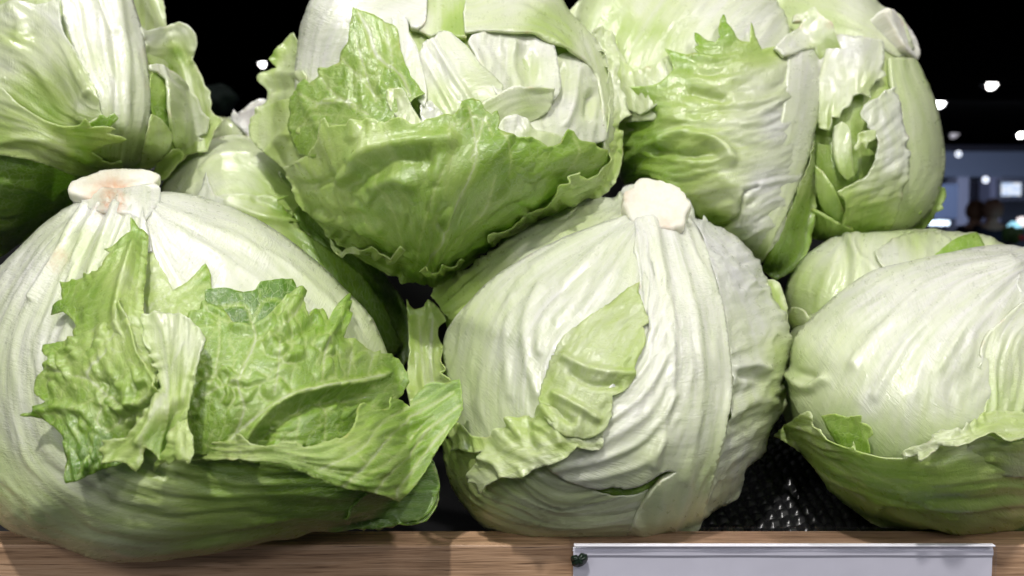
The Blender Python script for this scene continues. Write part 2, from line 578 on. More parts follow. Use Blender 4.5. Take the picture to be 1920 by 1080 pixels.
        if blister:
            cs, am = blister[:2]
            aspect = blister[2] if len(blister) > 2 else 1.0
            wx = sc + 0.25 * cs * perlin(x / cs, y / cs, seed + 5) * 2
            wy = (tc + 0.25 * cs * perlin(x / cs + 9, y / cs, seed + 6) * 2) * aspect
            nx = int((wx.max() - wx.min()) / cs) + 3; ny = int((wy.max() - wy.min()) / cs) + 3
            nx, ny = min(nx, 40), min(ny, 40)
            cx, cy = np.meshgrid(np.arange(nx), np.arange(ny))
            cx = (cx + rs.uniform(0.0, 1.0, cx.shape)) * cs + wx.min() - cs; cy = (cy + rs.uniform(0.0, 1.0, cy.shape)) * cs + wy.min() - cs
            cx, cy = cx.ravel(), cy.ravel()
            F1 = np.full(len(x), 1e9); F2 = F1.copy(); ci = np.zeros(len(x), int)
            for i in range(len(cx)):
                d = np.hypot(wx - cx[i], wy - cy[i])
                c1 = d < F1
                F2 = np.where(c1, F1, np.minimum(F2, d)); F1 = np.where(c1, d, F1); ci[c1] = i
            e = F2 - F1
            camp = rs.uniform(0.35, 1.25, len(cx))
            disp += am * np.clip(0.45 + 1.7 * perlin(x / (cs * 2.2) + seed, y / (cs * 2.2), seed + 9), 0.05, 1.6) * camp[ci] * (1 - np.exp(-(e / (0.45 * cs)) ** 1.6))
            vein += net * np.exp(-(e / 2.6) ** 2)
        for (pl, w, am) in ridges:
            d = seg_dist(x, y, catmull(pl, False, 4))
            disp += am * np.exp(-(d / w) ** 2)
        vl = [(catmull(v[0], False, 4), v[1], v[2]) for v in veins]
        for b in branch:
            vl += make_branches(b, rs)
        for (pl, w, st) in vl:
            # tapering vein
            d = seg_dist(x, y, pl)
            vein = np.maximum(vein, st * np.exp(-(d / (w * 1.15)) ** 2))
            disp += -0.55 * st * w / 3.0 * np.exp(-(d / (w * 1.8)) ** 2)
        if frill:
            am, wl, wd = frill
            ph = ea * 2 * math.pi / (wl * 1.35) + 7.0 * perlin(ea / (wl * 2.6), ea * 0 + seed, seed)
            amod = 0.15 + 1.5 * np.clip(perlin(ea / (wl * 2.3) + 31, ea * 0 + 1.5, seed + 3) + 0.15, 0, 1)
            disp += am * amod * np.sin(ph) * np.exp(-ed / wd)
        if lip:
            am, wd = lip
            am *= 0.6
            disp += am * np.exp(-ed / wd) * (0.6 + 0.8 * perlin(ea / 70.0, ea * 0 + 4.2, seed + 4))
        N = vnormals(V, F)
        V = V + N * (disp / 1000.0)[:, None]
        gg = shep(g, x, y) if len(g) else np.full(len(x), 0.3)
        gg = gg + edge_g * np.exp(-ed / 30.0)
        rr = np.zeros(len(x))
        for (rx, ry, rw, ram) in rust:
            rr += ram * np.exp(-(((x - rx) ** 2 + (y - ry) ** 2) / rw ** 2))
        rr += 0.35 * np.exp(-ed / 2.5) * np.clip(perlin(ea / 28.0 + seed, ea * 0, seed + 11) * 2.2 - 0.5, 0, 1)
        vein = np.maximum(vein, 0.18 * np.exp(-(ed / 2.5) ** 2))  # pale highlight along the leaf rim, painted through the vein mask
        me = mesh_np(name, V, F)
        attr(me, 'green', np.clip(gg * s.gk, 0, 1)); attr(me, 'vein', np.clip(vein, 0, 1)); attr(me, 'rust', np.clip(rr, 0, 1))
        set_uv(me, np.stack([sc, tc], 1) / 100.0)
        o = link(name, me, s.root, M_LET)
        if label: o['label'] = label
        md = o.modifiers.new('thickness', 'SOLIDIFY')
        md.thickness = (thick if thick > 1.1 else thick * 0.5) / 1000.0
        md.offset = -1.0
        nf = np.cross(V[F[:, 1]] - V[F[:, 0]], V[F[:, 2]] - V[F[:, 0]]).sum(0)
        if nf @ (CAM - V.mean(0)) < 0:
            me.flip_normals()
        return o

    def stem(s, c, rx, ry, rot, D, depth_mm, face=(0, -0.3, 0.5), g=0.03, rust=(), seed=3):
        """cut butt of the head: rough-edged thick slice, outline ellipse given in px"""
        rs = np.random.RandomState(seed)
        n = 64; m = 9
        th = np.linspace(0, 2 * math.pi, n, endpoint=False)
        wob = 1 + 0.16 * perlin(np.cos(th) * 1.6 + seed, np.sin(th) * 1.6, seed) + 0.05 * perlin(np.cos(th) * 6, np.sin(th) * 6 + seed, seed + 1)
        cr, sr = math.cos(rot), math.sin(rot)
        rings = []; gs = []
        back = Vector(face).normalized() * (-depth_mm / 1000.0)
        back = np.array(back)
        rk = [0.0, 0.3, 0.6, 0.86, 0.97, 1.0, 0.99, 0.9, 0.86]
        dk = [0.05, 0.03, 0.0, -0.03, -0.02, 0.08, 0.4, 0.75, 1.3]
        V = []
        for a, d in zip(rk, dk):
            ex = rx * a * np.cos(th) * wob; ey = ry * a * np.sin(th) * wob
            px = c[0] + ex * cr - ey * sr; py = c[1] + ex * sr + ey * cr
            fn = Vector(face).normalized()
            # plane of the cut: through centre point, normal = face
            P0 = to3(np.array([c[0]], float), np.array([c[1]], float), np.array([D]))[0]
            dirs = ((px - 960.0) / FPX)[:, None] * RT + (-(py - 540.0) / FPX)[:, None] * UP + FW[None]
            fnv = np.array(fn)
            tt = ((P0 - CAM) @ fnv) / (dirs @ fnv)
            tt = np.clip(tt, D - 0.02, D + 0.02)
            Pp = CAM[None] + dirs * tt[:, None]
            bumpz = 0.0007 * fbm(px / 14.0, py / 14.0, seed + 7, 3)
            V.append(Pp + back[None] * d - FW[None] * bumpz[:, None])
        V = np.concatenate(V)
        F = []
        for j in range(m - 1):
            for i in range(n):
                F.append((j * n + i, j * n + (i + 1) % n, (j + 1) * n + (i + 1) % n, (j + 1) * n + i))
        me = mesh_np('cut_stem', V, F)
        pxs = np.concatenate([c[0] + rx * a * np.cos(th) for a in rk]); pys = np.concatenate([c[1] + ry * a * np.sin(th) for a in rk])
        rr = np.zeros(len(V))
        for (qx, qy, w, am) in rust:
            rr += am * np.exp(-(((pxs - qx) ** 2 + (pys - qy) ** 2) / w ** 2))
        ring = np.repeat(np.array([0, 0, 0.02, 0.12, 0.22, 0.15, 0.05, 0, 0]), n)
        attr(me, 'green', np.full(len(V), g)); attr(me, 'vein', np.zeros(len(V))); attr(me, 'rust', np.clip(rr + ring * 0.5, 0, 1))
        set_uv(me, np.stack([pxs, pys], 1) / 160.0)
        bm = bmesh.new(); bm.from_mesh(me); bmesh.ops.remove_doubles(bm, verts=bm.verts, dist=1e-6); bmesh.ops.recalc_face_normals(bm, faces=bm.faces); bm.to_mesh(me); bm.free()
        o = link('cut_stem', me, s.root, M_STEM)
        return o

def make_branches(b, rs):
    """secondary and tertiary veins off a main vein"""
    main = catmull(b['main'], False, 6)
    rp, q = resample(main, 4)
    out = [(main, b.get('w', 3.0), b.get('st', 0.9))]
    n = b.get('n', 6); ln = b.get('len', 100); ang = math.radians(b.get('ang', 45))
    for k in range(n):
        for sd in (-1, 1):
            f = (k + 0.6 + rs.uniform(-.3, .3)) / (n + 0.4)
            i = int(f * (len(rp) - 2))
            t = rp[min(i + 1, len(rp) - 1)] - rp[i]
            a = math.atan2(t[1], t[0]) + sd * ang * rs.uniform(0.8, 1.2)
            L = ln * (1 - 0.45 * f) * rs.uniform(0.7, 1.15)
            p = rp[i].copy(); pl = [p.copy()]
            m = max(3, int(L / 12))
            for j in range(m):
                a -= sd * 0.045 + rs.uniform(-.10, .10)
                p = p + np.array([math.cos(a), math.sin(a)]) * L / m
                pl.append(p.copy())
                if j in (m // 3, 2 * m // 3) and b.get('ter', True):
                    sgn = rs.choice([-1, 1]); a2 = a + sgn * 0.8
                    pp = p.copy(); tl = [pp.copy()]
                    for _ in range(4):
                        a2 += rs.uniform(-.25, .25)
                        pp = pp + np.array([math.cos(a2), math.sin(a2)]) * L * 0.09
                        tl.append(pp.copy())
                    out.append((np.array(tl), b.get('w', 3.0) * 0.42, b.get('st', 0.9) * 0.5))
            out.append((np.array(pl), b.get('w', 3.0) * 0.62, b.get('st', 0.9) * 0.7))
    return out

def stem_mat():
    t = NT('cut_stem_flesh')
    uv = t.n('ShaderNodeUVMap', uv_map='UVMap').outputs[0]
    r = t.n('ShaderNodeAttribute', attribute_name='rust').outputs['Fac']
    n1 = t.noise(uv, 9.0, 4, 0.6)
    col = t.ramp(n1, [(0.3, (0.70, 0.71, 0.56)), (0.55, (0.76, 0.77, 0.66)), (0.8, (0.68, 0.70, 0.54))])
    col = t.mix(t.math('MULTIPLY', r, t.mapr(t.noise(uv, 6.0, 4, 0.6), 0.3, 0.6, 0.3, 1.0), clamp=True), col, (0.58, 0.27, 0.12, 1))
    p = t.n('ShaderNodeBsdfPrincipled')
    t.put(p.inputs['Base Color'], col)
    t.put(p.inputs['Normal'], t.bump(t.noise(uv, 30.0, 4, 0.6), 0.5, 0.0008))
    p.inputs['Roughness'].default_value = 0.42
    p.inputs['Subsurface Weight'].default_value = 0.6
    p.inputs['Subsurface Radius'].default_value = (1, 1, 0.8)
    p.inputs['Subsurface Scale'].default_value = 0.003
    t.t.links.new(p.outputs[0], t.out.inputs[0])
    return t.m
M_STEM = stem_mat()
# ================================================================== the lettuces
# ---- A: large head, front, left of the centre
A = Head((370, 700), [(-75, 700), (-60, 600), (0, 500), (90, 408), (150, 368), (215, 345), (290, 356), (370, 368), (480, 410), (560, 462),
    (640, 532), (700, 602), (732, 680), (750, 760), (760, 850), (750, 930), (690, 975), (560, 1000), (400, 1036), (220, 1053), (100, 1015), (0, 978), (-50, 870)],
    0.365, 0.070, -0.00013, 'lettuce bulging over the wooden ledge, round cut stem on top, ragged green leaves across front', 0.25, seed=1, gk=1.02)
A.leaf([(268, 398), (270, 374), (300, 361), (370, 367), (480, 409), (560, 461), (640, 531), (700, 601), (728, 668), (738, 730), (690, 790), (600, 780), (500, 740), (400, 680), (330, 610), (290, 530)],
    guides=[(0, [(300, 372), (480, 418), (640, 538), (722, 660)]), (80, [(290, 385), (430, 455), (560, 560), (660, 700)]), (150, [(278, 400), (350, 510), (440, 620), (520, 700)])],
    h=3, H=[(300, 380, 0), (480, 440, 3), (640, 620, 2), (400, 560, 2)], g=[(300, 380, .02), (480, 420, .10), (640, 540, .16), (720, 660, .22), (430, 470, .05), (560, 600, .12), (360, 480, .0), (330, 560, .1)],
    noise=[(0.9, 400, 30), (0.35, 90, 9), (.12, 12, 30)], ridges=[([(290, 385), (400, 430), (540, 500), (640, 590)], 9, 1.0), ([(285, 395), (380, 460), (500, 540), (600, 640)], 8, 0.9)], thick=2.2)
A.leaf([(268, 400), (240, 372), (205, 366), (152, 372), (90, 410), (30, 468), (-60, 560), (-88, 700), (-66, 860), (0, 985), (100, 1020), (220, 1056), (400, 1039), (560, 1003), (690, 988), (800, 965), (822, 920), (812, 870), (760, 830), (600, 830), (400, 820), (330, 700), (300, 600), (285, 500)],
    guides=[(0, [(158, 385), (40, 520), (-30, 700), (0, 870), (110, 990), (300, 1035), (560, 1000)]), (130, [(195, 385), (120, 520), (70, 680), (110, 830), (260, 930), (480, 955), (760, 945)]),
            (250, [(240, 390), (210, 520), (180, 680), (240, 800), (400, 870), (600, 885), (800, 890)])],
    h=3.5, H=[(200, 390, 1), (60, 700, 3), (120, 900, 4), (300, 1000, 4), (600, 930, 7), (780, 900, 10), (200, 700, 3), (-60, 700, 0)],
    g=[(180, 400, .0), (60, 520, .03), (100, 640, .06), (30, 800, .10), (-60, 950, .4), (-40, 850, .3), (150, 880, .12), (120, 980, .28), (250, 1000, .3), (300, 930, .36), (420, 900, .62), (420, 990, .5), (560, 950, .72), (600, 890, .85), (780, 880, .95), (700, 970, .9), (210, 560, .22), (150, 560, .16), (170, 460, .22), (220, 1040, .22)],
    noise=[(1.7, 500, 34), (0.6, 160, 13), (.14, 12, 30)], ridges=[([(160, 385), (130, 430), (108, 480), (60, 560)], 6, 2.2), ([(185, 385), (150, 450), (125, 540)], 6, 1.3), ([(215, 385), (190, 460), (165, 540), (120, 640)], 7, 1.6), ([(245, 385), (225, 440), (195, 500)], 6, 1.6)],
    rust=[(115, 480, 12, .45), (104, 500, 10, .35), (185, 395, 12, .3)], thick=2.2, sp=4.6, name='leaf')
# small spikes of torn rib beside the butt
A.leaf([(262, 420), (264, 400), (267, 384), (270, 400), (275, 420), (285, 470), (262, 470)], h=9, g=((0, 0, .03),), sp=4, thick=1.5)
A.leaf([(268, 470), (285, 470), (300, 500), (325, 545), (350, 530), (385, 497), (392, 506), (396, 545), (398, 600), (380, 640), (300, 640), (266, 610)],
    h=7, g=[(290, 520, .3), (350, 560, .5), (390, 510, .62), (290, 590, .4)], guides=[(0, [(270, 620), (300, 570), (340, 540), (390, 500)]), (60, [(330, 640), (370, 600), (395, 560)])],
    noise=[(1.1, 90, 22)], blister=(30, 1.0), net=.4, rag=1.5, lip=(1.0, 8))
A.leaf([(384, 548), (390, 543), (425, 540), (455, 549), (478, 545), (488, 530), (520, 528), (548, 525), (556, 543), (548, 600), (500, 650), (440, 650), (395, 620)],
    h=10, H=[(390, 560, 0), (470, 620, -4), (550, 540, 3)], g=[(470, 580, .98)], veins=[([(478, 640), (472, 605), (458, 572), (400, 578)], 3.2, 1), ([(474, 605), (488, 572), (505, 560), (530, 565)], 3, .9), ([(458, 572), (450, 555)], 2, .7), ([(488, 572), (486, 548)], 2, .6)], noise=[(.9, 50, 40)], lip=(1.5, 10))
A.leaf([(352, 598), (372, 588), (384, 576), (396, 572), (416, 573), (426, 590), (445, 613), (478, 613), (500, 604), (515, 580), (530, 562), (548, 549), (574, 549), (568, 566), (578, 592), (590, 580), (604, 578), (618, 596), (630, 574), (645, 561), (652, 572), (653, 594), (645, 632),
        (668, 645, 5), (700, 660, 5), (735, 670, 5), (758, 690, 3), (764, 722), (744, 747), (738, 795), (700, 840), (600, 870), (480, 870), (400, 855), (362, 850), (350, 790), (356, 760), (368, 690), (386, 638)],
    guides=[(0, [(380, 830), (400, 740), (440, 650), (470, 600)]), (110, [(460, 840), (540, 745), (580, 660), (575, 570)]), (220, [(560, 850), (640, 760), (670, 700), (660, 640)]), (300, [(650, 850), (720, 780), (755, 710)])],
    h=14, H=[(360, 600, -3), (480, 640, 2), (560, 560, 5), (640, 580, 4), (740, 700, -2), (600, 700, 4), (420, 760, 0), (500, 830, -3), (700, 800, -6), (380, 840, -3)],
    g=[(400, 600, .66), (480, 700, .60), (560, 560, .60), (640, 600, .70), (740, 700, .72), (600, 800, .78), (400, 800, .66), (520, 760, .55), (690, 650, .5)],
    noise=[(1.0, 90, 50), (.4, 22, 22)], blister=(38, 2.7, 1.1), net=.5,
    ridges=[([(462, 826), (490, 785), (540, 748), (600, 729), (690, 714), (722, 700)], 8, 3.2), ([(490, 828), (520, 795), (560, 768), (610, 752), (690, 742)], 12, -4.2), ([(440, 615), (478, 616), (510, 598)], 8, 2),
            ([(560, 552), (530, 600), (500, 640)], 9, 2.0), ([(645, 565), (632, 600), (612, 640)], 8, 2.4), ([(590, 600), (560, 625), (525, 640)], 8, -2.4), ([(385, 580), (360, 600)], 7, 2)],
    veins=[([(420, 850), (447, 800), (458, 760), (447, 716), (478, 640), (474, 612)], 2.6, .9), ([(447, 716), (410, 728), (372, 748)], 2.4, .8), ([(410, 845), (470, 790), (540, 745), (620, 724), (710, 706)], 2.8, .9),
           ([(525, 635), (522, 690), (514, 740)], 2, .8), ([(478, 640), (520, 632)], 2, .7), ([(612, 640), (604, 700), (600, 728)], 2.2, .8), ([(412, 600), (410, 660), (398, 720)], 2, .7), ([(610, 728), (612, 780), (608, 830)], 2, .7), ([(570, 745), (560, 800), (550, 835)], 2, .7), ([(660, 660), (655, 700)], 2, .6), ([(700, 665), (690, 710)], 2, .6), ([(570, 560), (545, 600), (505, 640)], 2, .7)],
    lip=(1.2, 7), frill=(1.1, 34, 14), rag=1.2, sp=3.8)
A.leaf([(346, 842), (380, 838), (440, 823), (455, 816), (470, 832), (500, 838, 2), (545, 830, 3), (570, 838), (600, 831, 3), (645, 820), (662, 800), (671, 764), (684, 762), (700, 772), (728, 766), (728, 748), (748, 753), (768, 764), (780, 741), (805, 721), (835, 720, 3), (862, 713, 4), (866, 742, 4), (862, 780), (842, 812), (822, 842), (800, 880), (770, 920), (744, 938), (720, 928), (690, 920), (640, 912), (590, 893), (520, 868), (450, 860), (360, 866)],
    guides=[(0, [(360, 846), (480, 846), (600, 845), (680, 810), (740, 775), (840, 725)]), (60, [(420, 855), (540, 860), (640, 870), (740, 830), (862, 745)]), (110, [(500, 865), (620, 898), (720, 905), (800, 850), (855, 790)])],
    h=17, H=[(360, 850, -10), (460, 840, -1), (560, 850, 4), (660, 860, 9), (740, 840, 9), (860, 730, 4), (744, 930, 14), (820, 860, 7), (600, 890, 6), (672, 770, 2)],
    g=[(380, 850, .5), (460, 835, .42), (560, 850, .5), (660, 830, .5), (740, 800, .68), (840, 740, .74), (800, 830, .72), (700, 900, .72), (560, 880, .66)],
    veins=[([(640, 915), (690, 870), (760, 790), (850, 735)], 3, .9), ([(700, 925), (760, 860), (810, 800), (862, 760)], 3, .9), ([(600, 880), (680, 840), (720, 790), (800, 745)], 2.4, .7), ([(740, 930), (790, 860), (840, 800)], 3, .9), ([(660, 905), (730, 865), (790, 800)], 2, .6), ([(690, 870), (670, 850)], 2, .6)],
    noise=[(1.3, 130, 26), (.5, 40, 12)], blister=(44, 1.4), net=.3, lip=(2.2, 9), sp=4)
A.leaf([(247, 411), (262, 428), (279, 440), (275, 500), (269, 560), (270, 610), (286, 665), (303, 726), (280, 745), (250, 760), (200, 700), (150, 640), (140, 628), (143, 612), (135, 598), (120, 585), (92, 588), (104, 572), (118, 562), (116, 545), (112, 528), (128, 528, 3), (150, 520, 5), (182, 508), (200, 482), (208, 474), (196, 468), (205, 464), (226, 448), (244, 432)],
    guides=[(0, [(262, 430), (250, 520), (236, 600), (262, 690)]), (-80, [(215, 465), (180, 530), (160, 600), (190, 680)]), (40, [(278, 445), (272, 540), (270, 610), (295, 700)])],
    h=16, H=[(250, 420, -2), (235, 520, 6), (222, 600, 7), (120, 580, 0), (160, 540, 2), (275, 540, -2), (300, 720, 2), (200, 700, 2)],
    g=[(250, 430, .66), (235, 520, .36), (150, 560, .62), (100, 585, .85), (180, 600, .56), (265, 500, .55), (280, 680, .4), (225, 620, .36)],
    ridges=[([(250, 460), (232, 520), (222, 570), (222, 610), (255, 665), (300, 722)], 9, 2.6)], noise=[(1.1, 13, 90), (.9, 60, 26)], lip=(1.0, 8), frill=(.8, 30, 12), sp=3.8, thick=.9)
A.leaf([(228, 560), (218, 580), (170, 618), (136, 635), (100, 642), (84, 648), (82, 660), (95, 672, 5), (80, 700, 6), (70, 712), (68, 738), (86, 752), (60, 776), (53, 783), (82, 786), (104, 800), (120, 818), (124, 860), (128, 904), (150, 898), (192, 880), (230, 868), (262, 850), (300, 800), (304, 727), (262, 665), (250, 610)],
    guides=[(0, [(230, 570), (150, 650), (90, 700), (60, 780)]), (70, [(240, 620), (180, 700), (140, 780), (125, 840)]), (140, [(290, 720), (230, 790), (190, 860)])],
    h=20, H=[(80, 650, -3), (60, 780, 0), (170, 700, 4), (250, 640, 5), (300, 727, 5), (200, 760, 1), (130, 890, 1), (250, 830, -5)],
    g=[(90, 660, .66), (60, 780, .85), (160, 700, .5), (230, 640, .42), (290, 720, .5), (200, 740, .66), (150, 860, .95), (200, 850, .9), (250, 780, .5), (120, 720, .55)],
    veins=[([(200, 805), (182, 790), (190, 740), (165, 710), (168, 690), (190, 670), (200, 655)], 2.4, .8), ([(190, 740), (222, 755), (225, 790), (195, 812)], 2.2, .7), ([(165, 710), (120, 700), (90, 690)], 2, .6), ([(190, 740), (130, 770), (80, 780)], 2, .5), ([(150, 890), (170, 850), (175, 815)], 2.2, .6)],
    ridges=[([(232, 575), (262, 650), (302, 726)], 10, 2.0), ([(302, 730), (270, 755), (230, 765)], 9, 3.0), ([(190, 718), (200, 735)], 14, -3.0), ([(60, 781), (110, 765), (150, 770)], 9, 2.4), ([(255, 770), (245, 800), (250, 825)], 8, -2.5)],
    noise=[(1.1, 30, 70), (.5, 16, 24)], blister=(32, 2.2), net=.4, lip=(1.4, 8), frill=(1.2, 30, 12), sp=3.8, thick=.9)
A.leaf([(268, 592), (300, 586), (332, 588), (350, 597), (372, 615), (385, 634), (376, 665), (368, 700), (362, 730), (350, 775), (344, 805), (322, 850), (300, 864), (286, 846), (274, 840), (268, 852), (269, 862), (256, 885), (242, 870), (222, 864), (196, 869), (193, 845), (192, 827), (212, 826), (236, 822), (256, 802), (280, 765), (303, 728), (285, 672), (270, 630)],
    guides=[(0, [(290, 860), (300, 800), (308, 740), (275, 640), (272, 600)]), (60, [(310, 850), (325, 760), (330, 680), (330, 600)]), (110, [(340, 800), (360, 720), (375, 650)]), (-40, [(230, 850), (265, 815), (290, 770)])],
    h=23, H=[(270, 600, -4), (380, 640, 2), (330, 680, 1), (310, 760, 4), (350, 800, 0), (250, 870, 5), (195, 850, 2), (303, 728, -1)],
    g=[(320, 610, .2), (370, 640, .2), (320, 680, .32), (360, 720, .4), (310, 760, .34), (340, 790, .55), (300, 830, .7), (240, 840, .42), (210, 850, .45), (280, 640, .3)],
    veins=[([(312, 735), (325, 680), (345, 640)], 2, .5), ([(312, 735), (312, 680), (300, 620)], 2, .5), ([(260, 870), (275, 815), (312, 740)], 2.6, .6)],
    ridges=[([(312, 850), (316, 800), (335, 760)], 10, -4.0), ([(300, 745), (285, 790), (262, 830)], 9, 2.5)], noise=[(1.1, 120, 18), (.4, 40, 9)], lip=(1.6, 7), frill=(.9, 26, 9), sp=3.8, thick=.9)
A.leaf([(350, 778), (353, 800), (362, 826), (362, 842), (356, 869), (346, 862), (330, 861), (318, 870), (312, 862), (300, 874), (290, 884), (304, 852), (312, 830), (318, 808), (332, 795)],
    h=27, H=[(350, 785, -4), (340, 840, 3), (290, 880, -6), (360, 830, 0)], g=[(340, 830, .42), (300, 870, .6)], noise=[(1.0, 40, 20)], blister=(26, 1.2), lip=(1.5, 6), sp=3.6, thick=.9)
A.leaf([(700, 905), (740, 936), (780, 890), (812, 862), (824, 905), (818, 950), (796, 978), (740, 985), (690, 992), (640, 975)], h=12, g=[(760, 940, .97)], noise=[(1.4, 60, 20)], lip=(1.5, 8), frill=(1.0, 30, 10),
    guides=[(0, [(640, 970), (720, 950), (810, 890)]), (50, [(690, 990), (760, 975), (815, 940)])])
A.stem((216, 344), 82, 27, -0.13, 0.400, 10, face=(0.12, -0.50, 0.86), rust=[(212, 370, 30, 1.6), (180, 366, 20, .6), (236, 368, 14, .8)], seed=4)
A.leaf([(150, 372), (148, 360), (180, 352), (240, 350), (292, 345), (300, 352), (298, 380), (270, 412), (240, 400), (205, 398), (170, 392)], h=6, g=[(220, 380, .02)], rust=[(212, 376, 20, 1.8)], noise=[(.8, 20, 20)], thick=3, sp=4, name='stem_collar')

# ---- B: pale head in the middle of the front row
B = Head((1150, 700), [(828, 620), (822, 560), (900, 482), (1000, 412), (1100, 376), (1170, 362), (1230, 352), (1300, 405), (1400, 466), (1442, 545), (1478, 640), (1466, 740), (1428, 850), (1370, 930), (1310, 978), (1200, 1012), (1000, 1012), (905, 985), (845, 910), (828, 820), (824, 720)],
    0.405, 0.072, -0.00012, 'whitest lettuce at the centre front with broad ribbed midrib and squarish cut stem', 0.45, seed=2, gk=0.84)
B.leaf([(1168, 366), (1130, 372), (1100, 372), (1070, 378, 2), (1020, 400, 4), (960, 432, 5), (930, 465, 5), (880, 500, 5), (850, 520, 5), (812, 545), (808, 555), (820, 566), (840, 600), (880, 600), (960, 560), (1050, 500), (1140, 440), (1180, 400)],
    guides=[(0, [(1150, 374), (1050, 392), (930, 462), (820, 550)]), (60, [(1160, 392), (1060, 440), (950, 510), (850, 590)])],
    h=1.5, H=[(1150, 380, 0), (930, 470, 2), (820, 555, 3), (1000, 500, 0), (880, 580, -1)], g=[(1150, 380, .16), (1050, 410, .30), (1000, 440, .28), (930, 480, .42), (850, 530, .52), (830, 560, .62), (900, 570, .62), (1080, 420, .35), (1000, 480, .12), (960, 530, .3)],
    noise=[(1.3, 200, 16), (.6, 60, 8)], frill=(1.4, 26, 14), lip=(1.2, 8), sp=4)
B.leaf([(762, 562), (768, 572), (778, 579), (790, 576), (803, 566), (816, 570), (828, 590), (832, 602), (824, 612), (826, 640), (834, 690), (842, 722), (820, 745), (800, 760), (770, 765), (762, 720), (768, 660), (766, 610)],
    guides=[(0, [(785, 760), (780, 680), (775, 610), (768, 570)]), (40, [(830, 735), (812, 680), (815, 620), (815, 575)])],
    h=-2, H=[(765, 570, 4), (830, 600, 4), (800, 740, 16), (790, 650, 8)], g=[(770, 580, .7), (800, 600, .62), (820, 640, .55), (790, 700, .5), (830, 720, .5)],
    noise=[(2.2, 140, 14)], frill=(1.5, 28, 12), lip=(1.5, 7), veins=[([(815, 740), (806, 680), (812, 600)], 2.2, .7), ([(800, 740), (790, 660), (785, 590)], 2, .6)], sp=3.8)
B.leaf([(1185, 398), (1130, 418), (1050, 448), (980, 484), (920, 524), (868, 574), (836, 628), (832, 700), (848, 780), (865, 828), (900, 850), (1000, 850), (1100, 850), (1210, 760), (1235, 640), (1225, 500)],
    guides=[(0, [(1180, 402), (1040, 455), (930, 540), (870, 640), (862, 740), (880, 830)]), (90, [(1188, 412), (1080, 500), (990, 580), (945, 680), (940, 800)]), (190, [(1200, 430), (1140, 520), (1070, 610), (1025, 700), (1020, 800)]), (280, [(1215, 450), (1190, 580), (1160, 680), (1120, 800)])],
    h=3.5, H=[(1180, 410, 0), (900, 620, 1), (1000, 650, 5), (1100, 560, 5), (1000, 800, 2), (1150, 700, 4)],
    g=[(1180, 420, .05), (1080, 460, .12), (980, 520, .10), (880, 600, .22), (860, 700, .28), (900, 800, .25), (960, 640, .08), (1040, 560, .03), (1040, 660, .04), (1120, 500, .06), (1180, 480, .12)],
    noise=[(0.9, 400, 26), (.3, 120, 10), (.16, 9, 34)], ridges=[([(1190, 425), (1120, 470), (1060, 530)], 9, 1.4), ([(1195, 440), (1150, 510), (1100, 580)], 9, 1.2), ([(1180, 410), (1100, 440), (1000, 500)], 8, 1.0), ([(1010, 540), (985, 600), (990, 680), (1010, 740)], 9, 1.6), ([(1050, 560), (1015, 610), (1012, 660)], 8, 1.5), ([(960, 560), (948, 640), (955, 740)], 8, 1.0), ([(1080, 570), (1045, 600)], 8, 1.3), ([(1130, 470), (1100, 540), (1075, 580)], 7, -1.4)], thick=2.2)
B.leaf([(960, 850), (1100, 800), (1290, 860), (1300, 900), (1240, 960), (1100, 960), (980, 920)], h=3, g=[(1100, 900, .95)], noise=[(.8, 60, 30)], guides=[(0, [(960, 880), (1100, 930), (1280, 880)]), (50, [(980, 920), (1100, 955), (1280, 910)])])
B.leaf([(824, 815), (860, 835), (900, 850), (950, 854), (990, 862), (1030, 876), (1070, 900), (1110, 918), (1150, 931), (1195, 928), (1240, 908), (1258, 915), (1258, 960), (1250, 1012), (1100, 1014), (1000, 1012), (905, 986), (846, 912)],
    guides=[(0, [(830, 820), (880, 930), (1000, 985), (1200, 990)]), (90, [(900, 855), (980, 930), (1080, 962), (1240, 920)])],
    h=5, g=[(840, 850, .62), (900, 920, .45), (1000, 960, .32), (1100, 980, .3), (1200, 960, .25), (1050, 920, .3), (950, 880, .4)], noise=[(1.3, 300, 20), (.5, 120, 9)], sp=4.4)
fold_ribs = [([(1246 + 4 * k, 520 + 44 * k), (1212, 600 + 44 * k), (1150 - 4 * k, 690 + 34 * k), (1050 - 2 * k, 770 + 22 * k)], 7, (1.3 if k % 2 else 0.9)) for k in range(7)]
